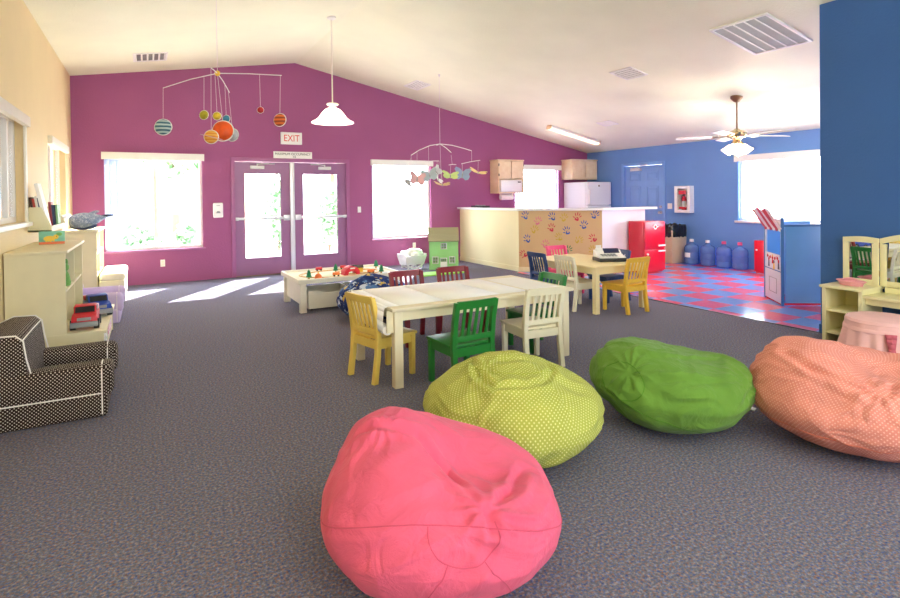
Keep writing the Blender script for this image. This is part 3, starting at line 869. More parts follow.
bean_bag('plain grass green bean bag, between the lime and peach bean bags', m_greenbag, m_greenseam, (2.738, 2.247, 0), .455, .41, .46, 19,
         seams=[(cap(F - 1.0, .32, .34, .38, 0, 2 * PI, 40), False), (arcp(F - .95, F + .1, -.1, -.75), False)],
         bumps=[((-.28, .05, .42), .24, (-.03, 0, .05)), ((.1, .06, .47), .26, (0, .04, -.06)), ((-.4, -.1, .12), .2, (.02, 0, .0)), ((.42, 0, .3), .22, (.02, 0, .03))],
         creases=[([(-.39, -.08, .45), (-.316, -.10, .485), (-.102, -.136, .464), (.12, -.06, .44), (.287, -.02, .41), (.37, -.17, .37)], .016, .034), ([(-.2, .05, .48), (.0, .08, .46), (.2, .06, .43)], .03, .016), ([(-.275, -.297, .344), (-.1, -.33, .36), (.037, -.342, .356), (.25, -.30, .34)], .02, .014), ([(-.25, -.33, .27), (-.05, -.40, .26), (.2, -.36, .24)], .022, .012), ([(-.2, -.36, .16), (.1, -.42, .15), (.3, -.32, .14)], .03, .009)],
         gathers=[((-.335, -.226, .37), .22, .008, 5.0, (0, 0, 1)), ((.3, -.25, .3), .2, .006, 5.0, (0, 0, 1))], puff=.5, wr=.010, lowp=.7)
m_peachbag = dotted('peach_dotted_canvas', (224, 142, 130), (242, 188, 172), .0155, .22, folds=.4)
m_peachseam = fabric('peach_thread', (222, 122, 96))
bean_bag('peach bean bag with small pale dots, in front of the vanity', m_peachbag, m_peachseam, (3.405, 1.52, 0), .54, .44, .50, 27, R(-14),
         seams=[([(2 * PI * i / 80, -.42) for i in range(80)], True)],
         bumps=[((-.30, .08, .45), .28, (-.05, 0, .09)), ((.05, -.1, .47), .2, (0, .03, -.09)), ((.4, .05, .35), .25, (0, 0, .01))],
         creases=[([(-.42, -.05, .49), (-.396, -.063, .479), (-.324, -.184, .431), (-.169, -.3, .374), (-.1, -.36, .35)], .02, .04), ([(-.2, -.28, .37), (-.057, -.33, .36), (.007, -.268, .397), (.1, -.1, .45)], .022, .03), ([(-.4, -.25, .3), (-.2, -.4, .27), (.1, -.42, .22)], .03, .010)],
         gathers=[((-.06, -.32, .37), .22, .009, 5.0, (0, 1, 0))], wr=.010, lowp=.66)
m_navybag = patches('navy_print_canvas', [(0, (30, 52, 112)), (.42, (92, 132, 196)), (.56, (34, 58, 118)), (.72, (206, 220, 240)), (.84, (40, 66, 130)), (.95, (222, 190, 92))], 19.0)
bean_bag('navy bean bag with a blue and white print, behind the yellow chair', m_navybag, m_navy, (2.27, 5.92, 0), .43, .40, .46, 33, bumps=[((0, 0, .46), .2, (0, 0, .02)), ((-.2, -.1, .4), .15, (0, 0, .03))], wr=.014, nu=96, nv=64)
s = bpy.data.objects.new('floor_cable_plate', None); bpy.data.objects.remove(s)
mb = MB(); mb.box((0, 0, .004), (.05, .07, .006), .002, (R(10), 0, R(20))); o = mb.build('care_tag', m_white); o.location = (3.33, 2.13, .004); tag(o, 'tiny white tag on the carpet between the green and peach bean bags', 'tag')

# ------------------------------------------------------------------ the bar
bar = thing('bar_counter', 'cream kitchen bar with a tan panel of painted handprints and white top', 'counter', (0, 0, 0))
m_barcream = wall_mat('bar_cream_paint', (246, 232, 190), .3); m_tan = wall_mat('bar_tan_paint', (216, 186, 138), .3); m_barwhite = wall_mat('bar_white_paint', (232, 230, 236), .3)
HB = 1.10
i1, i2, i3, i4 = (5.88, YP - .003), (5.88, 8.10), (6.91, 7.07), (7.97, 7.07)
dq = .1 * math.tan(R(22.5))
mb = MB(); mb.prism([i1, i2, (5.98, 8.10 + dq), (5.98, YP - .003)], 0, HB); mb.build('end_wall', m_barcream, bar)
mb = MB(); mb.prism([i2, i3, (6.91 + dq, 7.17), (5.98, 8.10 + dq)], 0, HB); mb.build('angled_wall', m_tan, bar)
mb = MB(); mb.prism([i3, i4, (7.97, 7.17), (6.91 + dq, 7.17)], 0, HB); mb.build('front_wall', m_barwhite, bar)
def off(d):                                            # outline of the top, overhanging by d
    k = d * math.tan(R(22.5))
    return [(5.88 - d, YP - .003), (5.88 - d, 8.10 - k), (6.91 - k, 7.07 - d), (8.22, 7.07 - d)]
top = off(.07); inner = [(8.22, 7.32), (6.95, 7.32), (6.13, 8.14), (6.13, YP - .003)]
mb = MB(); mb.prism(top + inner, HB, HB + .042, 'z', 0, .006); mb.build('countertop', m_white_gloss, bar)
mb = MB(); o1 = off(.012); o0 = off(0)
for k in range(3):
    a0, a1 = o1[k], o1[k + 1]; b0, b1 = o0[k], o0[k + 1]
    if k == 2: a1 = (7.97, a1[1]); b1 = (7.97, b1[1])
    mb.prism([a0, a1, b1, b0], 0, .085)
mb.build('baseboard', m_barcream, bar)
# painted handprints, each a palm and five finger dabs
hp = [('b', 0.13, 1.0, -10), ('p', 0.34, 0.9, 15), ('y', 0.27, 0.75, 30), ('b', 0.17, 0.58, -20), ('r', 0.12, 0.32, -60), ('r', 0.59, 0.78, 0), ('b', 0.62, 0.98, -25), ('y', 0.8, 0.96, 15), ('b', 0.87, 0.73, -20), ('y', 0.74, 0.62, -30), ('p', 0.47, 0.49, 10), ('r', 1.03, 0.97, 15), ('y', 1.03, 0.58, 60), ('b', 1.15, 0.83, 5), ('b', 1.32, 1.01, 30), ('r', 1.33, 0.61, -45), ('y', 1.31, 0.4, -20), ('g', 0.85, 0.4, 40)]
hm = {'b': 0, 'r': 1, 'y': 2, 'p': 3, 'g': 4}
mb = MB(); hcol = [M('blue_handprint', (56, 92, 176), .6), M('red_handprint', (206, 52, 80), .6), M('yellow_handprint', (206, 176, 60), .6), M('pink_handprint', (226, 120, 150), .6), M('green_handprint', (70, 140, 90), .6)]; ux, uy, nx, ny = .70711, -.70711, -.70711, -.70711
rng = random.Random(4)
def wob(u, z): return (5.88 + ux * u + nx * .0012, 8.10 + uy * u + ny * .0012, z)
def blob(cu, cz, a, b, rot, mi, n=14, hole=0.0):
    pts = []
    for i in range(n):
        q = 2 * PI * i / n; r = 1 + .12 * math.sin(3 * q + cu * 40)
        x, y = a * r * math.cos(q), b * r * math.sin(q)
        pts.append((cu + x * math.cos(rot) - y * math.sin(rot), cz + x * math.sin(rot) + y * math.cos(rot)))
    if not hole: mb.quad([wob(*p) for p in pts], mi); return
    inn = [((p[0] - cu) * hole + cu + .008 * math.sin(rot), (p[1] - cz) * hole + cz + .014) for p in pts]
    for i in range(n):
        j = (i + 1) % n
        mb.quad([wob(*pts[i]), wob(*pts[j]), wob(*inn[j]), wob(*inn[i])], mi)
for (c, u, z, ang) in hp:
    r0 = -R(ang); mi = 0; s = 1.0; mb = MB()
    blob(u, z - .02, .036 * s, .034 * s, r0, mi, 18, .5 if c != 'r' else .3)
    for k, (fa, d, ln) in enumerate(((-70, .062, .022), (-30, .084, .030), (-6, .094, .032), (16, .090, .030), (40, .078, .024))):
        q = PI / 2 + r0 - R(fa)
        blob(u + d * math.cos(q), z - .02 + d * math.sin(q), ln, .0085, q, mi, 12)
    mb.build('handprint', hcol[hm[c]], bar)
s = thing('dish_tray', 'low black tray of dishes at the wall end of the white bar top', 'tray', (6.02, 9.62, HB + .042))
mb = MB(); mb.b2((-.09, -.22, 0), (.09, .22, .012), .004); mb.b2((-.09, -.22, 0), (-.08, .22, .035)); mb.b2((.08, -.22, 0), (.09, .22, .035)); mb.b2((-.09, -.22, 0), (.09, -.21, .035)); mb.b2((-.09, .21, 0), (.09, .22, .035)); mb.build('tray', m_black, s)
for k in range(3):
    mb = MB(); mb.lathe([(.0, .012), (.03, .012), (.036, .05), (.033, .05), (.027, .016), (0, .016)], (0, -.13 + k * .13, 0), seg=16); mb.build('cup', m_grey, s)

# kitchen upper cabinets, fridge
m_maple = wood_mat('pale_maple', (250, 230, 196), (240, 214, 174), 2.0, .4)
k1 = thing('wall_cabinet', 'pale maple wall cabinet with two doors, holding the microwave', 'cabinet', (7.0, YP, 1.43))
w, d, h, z1 = .335, .33, .72, .3
mb = MB()
for lo, hi in (((-w, -d, 0), (-w + .02, 0, h)), ((w - .02, -d, 0), (w, 0, h)), ((-w, -d, 0), (w, 0, .03)), ((-w, -d, z1), (w, 0, z1 + .02)), ((-w, -d, h - .02), (w, 0, h)), ((-w, -.012, 0), (w, 0, h)), ((-w - .012, -d - .014, h - .012), (w + .012, 0, h + .016))): mb.b2(lo, hi, .002)
mb.build('carcass', m_maple, k1)
for sx in (-1, 1):
    mb = MB(); x0, x1 = sorted((sx * .008, sx * (w - .012)))
    mb.b2((x0, -d - .018, z1 + .03), (x1, -d, h - .025), .004); mb.b2((x0 + .045, -d - .021, z1 + .075), (x1 - .045, -d - .017, h - .07), .003)
    dd = mb.build('door', m_maple, k1)
    mb = MB(); hx = x0 - .004 if sx < 0 else x1 + .004
    for zz in (z1 + .1, h - .1): mb.b2((hx - .006, -d - .022, zz - .025), (hx + .006, -d - .001, zz + .025))
    mb.build('hinge', m_black, dd)
mw = thing('microwave', 'white microwave oven in the lower bay of the maple cabinet', 'microwave', (7.0, YP - .19, 1.463))
mb = MB(); mb.b2((-.28, -.15, 0), (.28, .16, .255), .006); mb.build('case', m_white_gloss, mw)
mb = MB(); mb.b2((-.27, -.158, .012), (.15, -.149, .245), .004); mb.build('door', m_white_gloss, mw)
mb = MB(); mb.b2((.17, -.156, .2), (.25, -.149, .225)); mb.build('clock_display', m_black, mw)
s = thing('paper_towel_holder', 'white paper towel roll on a holder under the maple cabinet', 'paper towel', (6.98, YP - .17, 1.43))
mb = MB(); mb.b2((-.17, -.03, -.012), (.17, .03, 0)); mb.b2((-.17, -.03, -.1), (-.155, .03, 0), .004); mb.b2((.155, -.03, -.1), (.17, .03, 0), .004); mb.build('bracket', m_white, s)
mb = MB(); mb.cyl((-.155, 0, -.085), (.155, 0, -.085), .062, seg=24); mb.build('roll', m_paper, s)
k2 = thing('wall_cabinet', 'pale maple two-door wall cabinet above the white fridge', 'cabinet', (9.1, YP, 1.74))
w, d, h = .395, .36, .46
mb = MB()
for lo, hi in (((-w, -d, 0), (-w + .02, 0, h)), ((w - .02, -d, 0), (w, 0, h)), ((-w, -d, 0), (w, 0, .02)), ((-w, -d, h - .02), (w, 0, h)), ((-w, -.012, 0), (w, 0, h)), ((-w - .012, -d - .014, h - .012), (w + .012, 0, h + .016))): mb.b2(lo, hi, .002)
mb.build('carcass', m_maple, k2)
for sx in (-1, 1):
    mb = MB(); x0, x1 = sorted((sx * .008, sx * (w - .012)))
    mb.b2((x0, -d - .018, .025), (x1, -d, h - .025), .004); mb.b2((x0 + .045, -d - .021, .07), (x1 - .045, -d - .017, h - .07), .003)
    mb.build('door', m_maple, k2)
f = thing('refrigerator', 'white top-freezer refrigerator in the far kitchen corner', 'refrigerator', (9.12, YP - .02, 0))
mb = MB(); mb.b2((-.37, -.74, .03), (.36, 0, 1.67), .01); mb.build('cabinet_body', m_white_gloss, f)
mb = MB(); mb.b2((-.37, -.81, 1.14), (.36, -.745, 1.67), .015)
fd = mb.build('freezer_door', m_white_gloss, f); mb = MB(); mb.b2((-.34, -.84, 1.17), (-.31, -.805, 1.5), .008); mb.build('handle', m_white, fd)
mb = MB(); mb.cyl((-.02, -.808, 1.58), (-.02, -.814, 1.58), .022); mb.build('badge', m_bronze, fd)
mb = MB(); mb.b2((-.37, -.81, .06), (.36, -.745, 1.13), .015); fd = mb.build('door', m_white_gloss, f)
mb = MB(); mb.b2((-.34, -.84, .7), (-.31, -.805, 1.1), .008); mb.build('handle', m_white, fd)
mb = MB(); mb.b2((-.34, -.7, 0), (.33, -.05, .03)); mb.build('plinth', m_grey, f)

# toy fridge
m_redfr = M('red_enamel', (222, 22, 52), .25, .02, coat=.3)
tf = thing('toy_refrigerator', 'red retro toy refrigerator with white handles at the end of the bar', 'toy refrigerator', (7.77, 6.85, 0))
mb = MB(); mb.b2((-.26, -.15, .02), (.26, .19, .90), .012); mb.b2((-.24, -.13, 0), (.24, .17, .02)); mb.build('cabinet_body', m_redfr, tf)
for (nm, za, zb, hz) in (('freezer_door', .42, .89, .47), ('door', .035, .405, .375)):
    mb = MB(); mb.b2((-.255, -.18, za), (.255, -.152, zb), .01); dd = mb.build(nm, m_redfr, tf)
    mb = MB(); mb.b2((.06, -.205, hz - .014), (.235, -.19, hz + .014), .006); mb.b2((.07, -.195, hz - .008), (.09, -.178, hz + .008)); mb.b2((.2, -.195, hz - .008), (.22, -.178, hz + .008)); mb.build('handle', m_white, dd)
    if nm == 'door':
        mb = MB(); mb.cyl((-.2, -.178, .33), (-.2, -.2, .33), .018); mb.build('knob', m_white, dd)
    else:
        mb = MB(); mb.prism([(-.09, .80), (-.04, .808), (-.032, .83), (0, .85), (.032, .83), (.04, .808), (.09, .80), (.04, .787), (.032, .765), (0, .75), (-.032, .765), (-.04, .787)], -.186, -.178, 'y', 0, .002); mb.cyl((0, -.186, .80), (0, -.19, .80), .022, mi=1)
        mb.build('emblem', [m_white, m_redfr], dd)

# bin, bottles, red cabinet by the blue wall
tb = thing('waste_bin', 'beige waste bin with a black liner below the extinguisher cabinet', 'bin', (9.22, 7.52, 0), R(0))
m_beige = M('beige_plastic', (208, 186, 150), .45, .03)
mb = MB(); mb.box((0, 0, .33), (.4, .36, .66), .02, None, 0, 2, (1.12, 1.12)); mb.build('bin_body', m_beige, tb)
bm = bmesh.new(); bm.loops.layers.uv.new('UVMap'); rows = []
prof = [(1.14, .52), (1.17, .6), (1.16, .70), (1.12, .745), (1.02, .76), (.9, .72), (.75, .62)]
for j, (k, z) in enumerate(prof):
    row = []
    for i in range(72):
        q = 2 * PI * i / 72; c, s_ = math.cos(q), math.sin(q); m_ = (abs(c) ** 6 + abs(s_) ** 6) ** (-1 / 6)
        kk = k * (1 + .05 * noise.noise(Vector((c * 6, s_ * 6, j * .7)))); zz = z + .045 * noise.noise(Vector((c * 5 + 9, s_ * 5, j * .4)))
        row.append(bm.verts.new((.205 * m_ * c * kk, .185 * m_ * s_ * kk, zz)))
    rows.append(row)
for A, B in zip(rows, rows[1:]):
    for i in range(72): bm.faces.new((A[i], A[(i + 1) % 72], B[(i + 1) % 72], B[i]))
me = bpy.data.meshes.new('bin_liner'); bm.to_mesh(me); bm.free(); me.materials.append(M('black_bag_film', (22, 22, 26), .22, .05)); me.polygons.foreach_set('use_smooth', [False] * len(me.polygons))
o = bpy.data.objects.new('bin_liner', me); C.objects.link(o); o.parent = tb
m_bottle = plastic_clear('blue_water_bottle', (172, 208, 250), .3)
def bottle(label, x, y, capmat, tagged=False):
    b = thing('water_bottle', label, 'water bottle', (x, y, 0), 0, 'large water bottles along the blue wall')
    mb = MB(); pr_ = [(0, .006), (.115, .006), (.132, .02), (.135, .1), (.128, .115), (.135, .13), (.135, .215), (.128, .23), (.135, .245), (.135, .315), (.118, .36), (.06, .395), (.036, .41), (.034, .46), (0, .46)]
    mb.lathe(pr_, seg=32); mb.build('bottle_body', m_bottle, b)
    mb = MB(); mb.cyl((0, 0, .435), (0, 0, .485), .042, .038, 20); mb.build('cap', capmat, b)
    if tagged:
        mb = MB()
        for k in range(6):
            q0, q1 = R(-215 + k * 10), R(-205 + k * 10); r = .1365
            mb.quad([(r * math.cos(q0), r * math.sin(q0), .135), (r * math.cos(q1), r * math.sin(q1), .135), (r * math.cos(q1), r * math.sin(q1), .225), (r * math.cos(q0), r * math.sin(q0), .225)])
        mb.build('paper_label', m_white, b)
m_pinkcap = M('pink_cap', (240, 96, 140), .4, 0)
bottle('white-capped blue water bottle with a paper label, beside the waste bin', 9.33, 7.13, m_white, True)
bottle('white-capped blue water bottle, second along from the waste bin', 9.33, 6.78, m_white)
bottle('pink-capped blue water bottle, third along from the waste bin', 9.33, 6.445, m_pinkcap)
bottle('pink-capped blue water bottle at the end of the line, next to the red cabinet', 9.33, 6.13, m_pinkcap)
rc = thing('toy_cabinet', 'small red toy cabinet against the blue wall, behind the puppet theatre', 'cabinet', (9.3, 5.53, 0))
mb = MB(); mb.b2((-.19, -.2, .03), (.2, .2, .56), .008); mb.b2((-.17, -.18, 0), (.18, .18, .03)); mb.build('cabinet_body', m_redfr, rc)
mb = MB(); mb.b2((-.205, -.185, .05), (-.19, .185, .54), .006); dd = mb.build('door', m_redfr, rc); mb = MB(); mb.sphere((-.215, .14, .4), .016); mb.build('knob', m_white, dd)

# puppet theatre
pt = thing('puppet_theatre', 'folding blue puppet theatre with a striped awning on the checkered floor', 'puppet theatre', (6.72, 3.86, 0))
fv = Vector((.40, .45, 0)); fl = fv.length; fdir = math.atan2(fv.y, fv.x)
m_ptblue = M('theatre_blue_board', (122, 184, 236), .3, .05, 3); m_ptwhite = M('theatre_print_board', (236, 242, 250), .4, .02); m_ptframe = M('theatre_blue_trim', (70, 130, 190), .4)
E_ = bpy.data.objects.new('front_panel', None); bpy.data.objects.remove(E_)
def rotz_obj(o, q): o.rotation_euler = (0, 0, q); return o
HT_ = 1.05
mb = MB(); th = .02                                      # front panel, local x along its width, with the stage opening
for lo, hi in (((0, 0, .02), (fl, th, .58)), ((0, 0, .58), (.04, th, .95)), ((fl - .04, 0, .58), (fl, th, .95)), ((0, 0, .93), (fl, th, HT_))): mb.b2(lo, hi, .002)
fp = rotz_obj(mb.build('front_panel', m_ptwhite, pt), fdir)
mb = MB(); mb.b2((-.012, -.006, 0), (.012, th + .008, HT_ + .02), .004); mb.b2((fl - .012, -.006, 0), (fl + .012, th + .008, HT_), .004); mb.b2((.0, -.004, .40), (fl, th + .004, .412)); mb.build('panel_edge', m_ptframe, fp)
mb = MB()
for lo, hi in (((.17, th, .12), (.43, th + .004, .125)), ((.17, th, .30), (.43, th + .004, .305)), ((.17, th, .12), (.175, th + .004, .305)), ((.425, th, .12), (.43, th + .004, .305))): mb.b2(lo, hi)
mb.build('drawn_panel', m_grey, fp)
mb = MB(); bn = [(.06, .61)] + [(.06 + (fl - .12) * i / 14, .555 - .03 * math.sin(PI * i / 14)) for i in range(15)] + [(fl - .06, .61)]
mb.prism(bn, th, th + .004, 'y'); mb.build('banner', m_white, fp)
mb = MB()
for k, wch in enumerate('xxxxx'):
    cx = .13 + k * .085
    mb.box((cx, th + .005, .568 - .018 * math.sin(PI * (k + .5) / 5)), (.05, .003, .034), 0, (0, R(20 if k % 2 else -20), 0))
mb.build('banner_pattern', m_redfr, fp)
mb = MB()
for k, (cx, cz, mi) in enumerate(((.1, .48, 0), (.26, .46, 1), (.44, .48, 0), (.3, .53, 2))):
    mb.sphere((cx, th + .002, cz + .045), .022, 12, 8, mi, (1, .2, 1)); mb.prism([(cx - .025, cz - .05), (cx + .025, cz - .05), (cx + .014, cz + .03), (cx - .014, cz + .03)], th, th + .004, 'y', (mi + 1) % 3)
mb.build('puppet_pictures', [m_redfr, M('dark_print', (60, 60, 90), .5), m_yel], fp)
sv = Vector((.70, -.45, 0)); sl = sv.length; sdir = math.atan2(sv.y, sv.x)
mb = MB(); mb.b2((.02, -.01, .03), (sl, .01, .975), .003); sp = rotz_obj(mb.build('side_panel', m_ptblue, pt), sdir)
mb = MB(); mb.b2((.0, -.014, .96), (sl, .014, .985), .004); mb.b2((sl - .02, -.014, 0), (sl, .014, .985), .004); mb.build('panel_edge', m_ptframe, sp)
mb = MB(); mb.b2((.0, -.013, .01), (sl, .013, .035), .003); mb.build('foot_rail', m_redfr, sp)
bv = Vector((.55, -.25, 0)); bl = bv.length
mb = MB(); mb.b2((0, -.01, .03), (bl, .01, .99), .003); o = rotz_obj(mb.build('far_side_panel', m_ptblue, pt), math.atan2(bv.y, bv.x)); o.location = (.40, .45, 0)
mb = MB(); mb.b2((0, -.012, 0), (fl, .012, .02), .003); rotz_obj(mb.build('front_foot_rail', m_redfr, pt), fdir)
m_awn = M('awning_white', (250, 240, 236), .7, .03); m_awnred = M('awning_red', (220, 76, 92), .7, .05)
mb = MB(); n = 12
for i in range(n):                                     # awning: canvas sheet sloping up and out of the stage opening, in broad stripes
    x0, x1 = -.02 + (fl + .04) * i / n, -.02 + (fl + .04) * (i + 1) / n; wv = lambda q: .014 * math.sin(q * 1.1)
    mb.hexa([(x0, th, .93), (x1, th, .93), (x1, th + .012, .93), (x0, th + .012, .93)], [(x0, .17, 1.17 + wv(i)), (x1, .17, 1.17 + wv(i + 1)), (x1, .182, 1.17 + wv(i + 1)), (x0, .182, 1.17 + wv(i))], (i // 2) % 2)
for i in range(6):
    x0 = fl * i / 6; w_ = fl / 6
    mb.prism([(x0, .965)] + [(x0 + w_ * k / 6, .915 - .02 * math.sin(PI * k / 6)) for k in range(7)] + [(x0 + w_, .965)], th + .001, th + .006, 'y', i % 2)
mb.build('awning', [m_awn, m_awnred], fp)

# wall things on the blue wall
fe = thing('extinguisher_cabinet', 'white fire extinguisher cabinet on the blue wall', 'cabinet', (XB, 7.40, 1.26))
mb = MB(); hw, hh = .185, .27
for lo, hi in (((-.1, -hw, -hh), (0, -hw + .015, hh)), ((-.1, hw - .015, -hh), (0, hw, hh)), ((-.1, -hw, -hh), (0, hw, -hh + .015)), ((-.1, -hw, hh - .015), (0, hw, hh)), ((-.01, -hw, -hh), (0, hw, hh))): mb.b2(lo, hi)
mb.build('box', m_white, fe)
mb = MB(); ow, oh = .115, .21
for lo, hi in (((-.12, -hw, -hh), (-.1, -ow, hh)), ((-.12, ow, -hh), (-.1, hw, hh)), ((-.12, -ow, -hh), (-.1, ow, -oh)), ((-.12, -ow, oh), (-.1, ow, hh))): mb.b2(lo, hi, .002)
dd = mb.build('door', m_white, fe)
mb = MB(); mb.b2((-.112, -ow, -oh), (-.108, ow, oh)); mb.build('glass', m_glass, dd)
for (h_, za, zb) in ((.085, .1, .18), (.08, -.19, -.15)):
    mb = MB(); mb.b2((-.115, -h_, za), (-.1125, h_, zb)); mb.build('red_notice', m_redfr, dd)
ex = thing('fire_extinguisher', 'red fire extinguisher inside the white wall cabinet', 'fire extinguisher', (XB - .056, 7.40, 1.26 - .255))
mb = MB(); mb.lathe([(0, 0), (.042, 0), (.045, .01), (.045, .25), (.03, .3), (.014, .32), (0, .32)], seg=20); mb.build('cylinder', m_redfr, ex)
mb = MB(); mb.cyl((0, 0, .31), (0, 0, .37), .014); mb.b2((-.01, -.06, .36), (.01, .02, .375), .003); mb.tube([(0, .01, .35), (0, .05, .33), (0, .055, .2), (0, .05, .1)], .009); mb.build('valve', m_black, ex)
mb = MB(); mb.cyl((0, 0, .1), (0, 0, .22), .0456, seg=20, caps=False); mb.build('paper_label', m_white, ex)
def plate(name, label, cat, loc, axis, kind='switch', n=1):
    s = thing(name, label, cat, loc)
    mb = MB(); w = .035 + .022 * (n - 1)
    if axis == 'x': mb.b2((-w, -.006, -.058), (w, 0, .058), .003)
    else: mb.b2((-.006, -w, -.058), (0, w, .058), .003)
    mb.build('cover_plate', m_white, s); mb = MB()
    for k in range(n):
        u = (k - (n - 1) / 2) * .046
        if kind == 'switch':
            lo, hi = ((u - .006, -.014, -.012), (u + .006, -.006, .012)) if axis == 'x' else ((-.014, u - .006, -.012), (-.006, u + .006, .012))
            mb.b2(lo, hi, .002)
        else:
            for zz in (-.022, .022): mb.cyl((u, -.006, zz), (u, -.009, zz), .016)
    mb.build('toggle' if kind == 'switch' else 'socket', m_offwhite, s)
plate('light_switch', 'light switch between the blue door and the extinguisher cabinet', 'switch', (XB, 7.79, 1.12), 'y', 'switch', 2)
plate('wall_outlet', 'white outlet on the purple wall below the left window', 'outlet', (.21, YP, .33), 'x', 'socket')
plate('wall_outlet', 'white outlet on the purple wall above the doll cradle', 'outlet', (4.79, YP, .38), 'x', 'socket')
plate('light_switch', 'small switch on the purple wall right of the double doors', 'switch', (3.62, YP, 1.14), 'x', 'switch')

# wall things on the purple wall
s = thing('exit_sign', 'white EXIT sign with red letters above the double doors', 'sign', (2.33, YP, 2.47))
mb = MB(); mb.b2((-.19, -.045, -.11), (.19, 0, .11), .006); mb.build('sign_box', m_white, s)
text_part('lettering', 'EXIT', .17, m_red_text, s, (0, -.0465, -.004), (PI / 2, 0, 0), sx=.82)
s = thing('occupancy_sign', 'white MAXIMUM OCCUPANCY sign just above the door frame', 'sign', (2.36, YP, 2.165))
mb = MB(); mb.b2((-.35, -.012, -.065), (.35, 0, .065), .004); mb.build('sign_board', m_white, s)
text_part('lettering', 'MAXIMUM OCCUPANCY', .058, m_black_text, s, (0, -.0135, .018), (PI / 2, 0, 0)); text_part('lettering', '74', .055, m_black_text, s, (.02, -.0135, -.034), (PI / 2, 0, 0))
s = thing('soap_dispenser', 'white wall dispenser between the left window and the doors', 'dispenser', (1.065, YP, 1.185))
mb = MB(); mb.b2((-.08, -.09, -.13), (.08, 0, .13), .03, 0, 4); mb.build('housing', m_white_gloss, s)
mb = MB(); mb.prism([(-.035, -.05), (.035, -.05), (.025, -.02), (0, -.01), (-.025, -.02)], -.094, -.088, 'y'); mb.build('nozzle', m_grey, s)
mb = MB(); mb.b2((-.03, -.093, .075), (.03, -.088, .085)); mb.build('badge', m_grey, s)

# dollhouse, mat, cradle
mat_ = MB(); mat_.b2((4.12, 8.46, 0), (5.0, 8.83, .022), .006); o = mat_.build('play_mat', M('lime_foam', (146, 214, 76), .6)); tag(o, 'bright lime play mat on the carpet in front of the dollhouse', 'mat')
dh = thing('dollhouse', 'mint green dollhouse with tan shingled roof and white windows', 'dollhouse', (4.86, 9.08, 0), R(-27))
m_mint = M('mint_paint', (158, 220, 140), .5, .03); m_roof = stripes_mat('tan_shingle', (156, 154, 118), (172, 170, 132), 14, 2); w, d = .275, .36
mb = MB(); openings = [(-.05, .05, .0, .21), (-.20, -.115, .13, .235), (.115, .20, .13, .235), (-.04, .045, .40, .485)]
us = sorted({-w, w, *[q for o_ in openings for q in o_[:2]]})
for a, b in zip(us, us[1:]):
    z = .0
    for (q0, q1) in sorted((o_[2], o_[3]) for o_ in openings if o_[0] <= a + 1e-6 and o_[1] >= b - 1e-6):
        if q0 > z: mb.b2((a, 0, z), (b, .015, q0))
        z = q1
    mb.b2((a, 0, z), (b, .015, .56))
mb.b2((-w, 0, 0), (-w + .015, d, .56)); mb.b2((w - .015, 0, 0), (w, d, .56)); mb.b2((-w, d - .015, 0), (w, d, .56)); mb.b2((-w, 0, 0), (w, d, .012)); mb.b2((-w, .015, .3), (w, d, .312))
mb.prism([(.0, .56), (d, .56), (d / 2, .76)], -w, -w + .015, 'x'); mb.prism([(.0, .56), (d, .56), (d / 2, .76)], w - .015, w, 'x')
mb.build('house_body', m_mint, dh)
mb = MB(); mb.prism([(-.05, .545), (-.045, .53), (d / 2, .755), (d + .045, .53), (d + .05, .545), (d / 2, .785)], -w - .012, w + .012, 'x', 0); mb.build('roof', m_roof, dh)
for (a, b, z0, z1) in openings[1:]:
    mb = MB(); t_ = .014
    for lo, hi in (((a - t_, -.008, z0 - t_), (a, .016, z1 + t_)), ((b, -.008, z0 - t_), (b + t_, .016, z1 + t_)), ((a, -.008, z0 - t_), (b, .016, z0)), ((a, -.008, z1), (b, .016, z1 + t_)), (((a + b) / 2 - .005, -.004, z0), ((a + b) / 2 + .005, .012, z1)), ((a, -.004, (z0 + z1) / 2 - .005), (b, .012, (z0 + z1) / 2 + .005))): mb.b2(lo, hi)
    mb.build('window', m_white, dh)
mb = MB(); mb.b2((-.05, -.004, 0), (.05, .012, .15)); mb.b2((-.064, -.01, 0), (-.05, .016, .225)); mb.b2((.05, -.01, 0), (.064, .016, .225)); mb.b2((-.064, -.01, .21), (.064, .016, .225))
for k in range(1, 3): mb.b2((-.05 + k * .033 - .003, -.004, .15), (-.05 + k * .033 + .003, .012, .21))
mb.b2((-.04, -.008, .02), (-.005, -.003, .13)); mb.b2((.005, -.008, .02), (.04, -.003, .13)); mb.build('door', m_white, dh)
cr = thing('doll_cradle', 'white doll cradle on rockers below the purple wall outlet', 'cradle', (4.42, 9.55, 0), R(6))
mb = MB()
def slab4(lo, hi): mb.hexa(lo, hi)
mb.b2((-.2, -.12, .09), (.2, .12, .102))
slab4([(-.2, -.12, .1), (.2, -.12, .1), (.2, -.108, .1), (-.2, -.108, .1)], [(-.235, -.165, .26), (.235, -.165, .26), (.235, -.153, .26), (-.235, -.153, .26)])
slab4([(-.2, .108, .1), (.2, .108, .1), (.2, .12, .1), (-.2, .12, .1)], [(-.235, .153, .26), (.235, .153, .26), (.235, .165, .26), (-.235, .165, .26)])
for sx in (-1, 1):
    xa, xb = sx * .2, sx * .188
    lo = [(xa, -.12, .1), (xb, -.12, .1), (xb, .12, .1), (xa, .12, .1)]; ya, yb = sx * .235, sx * .223
    slab4(lo, [(ya, -.165, .29), (yb, -.165, .29), (yb, .165, .29), (ya, .165, .29)])
mb.build('cradle_box', m_white, cr)
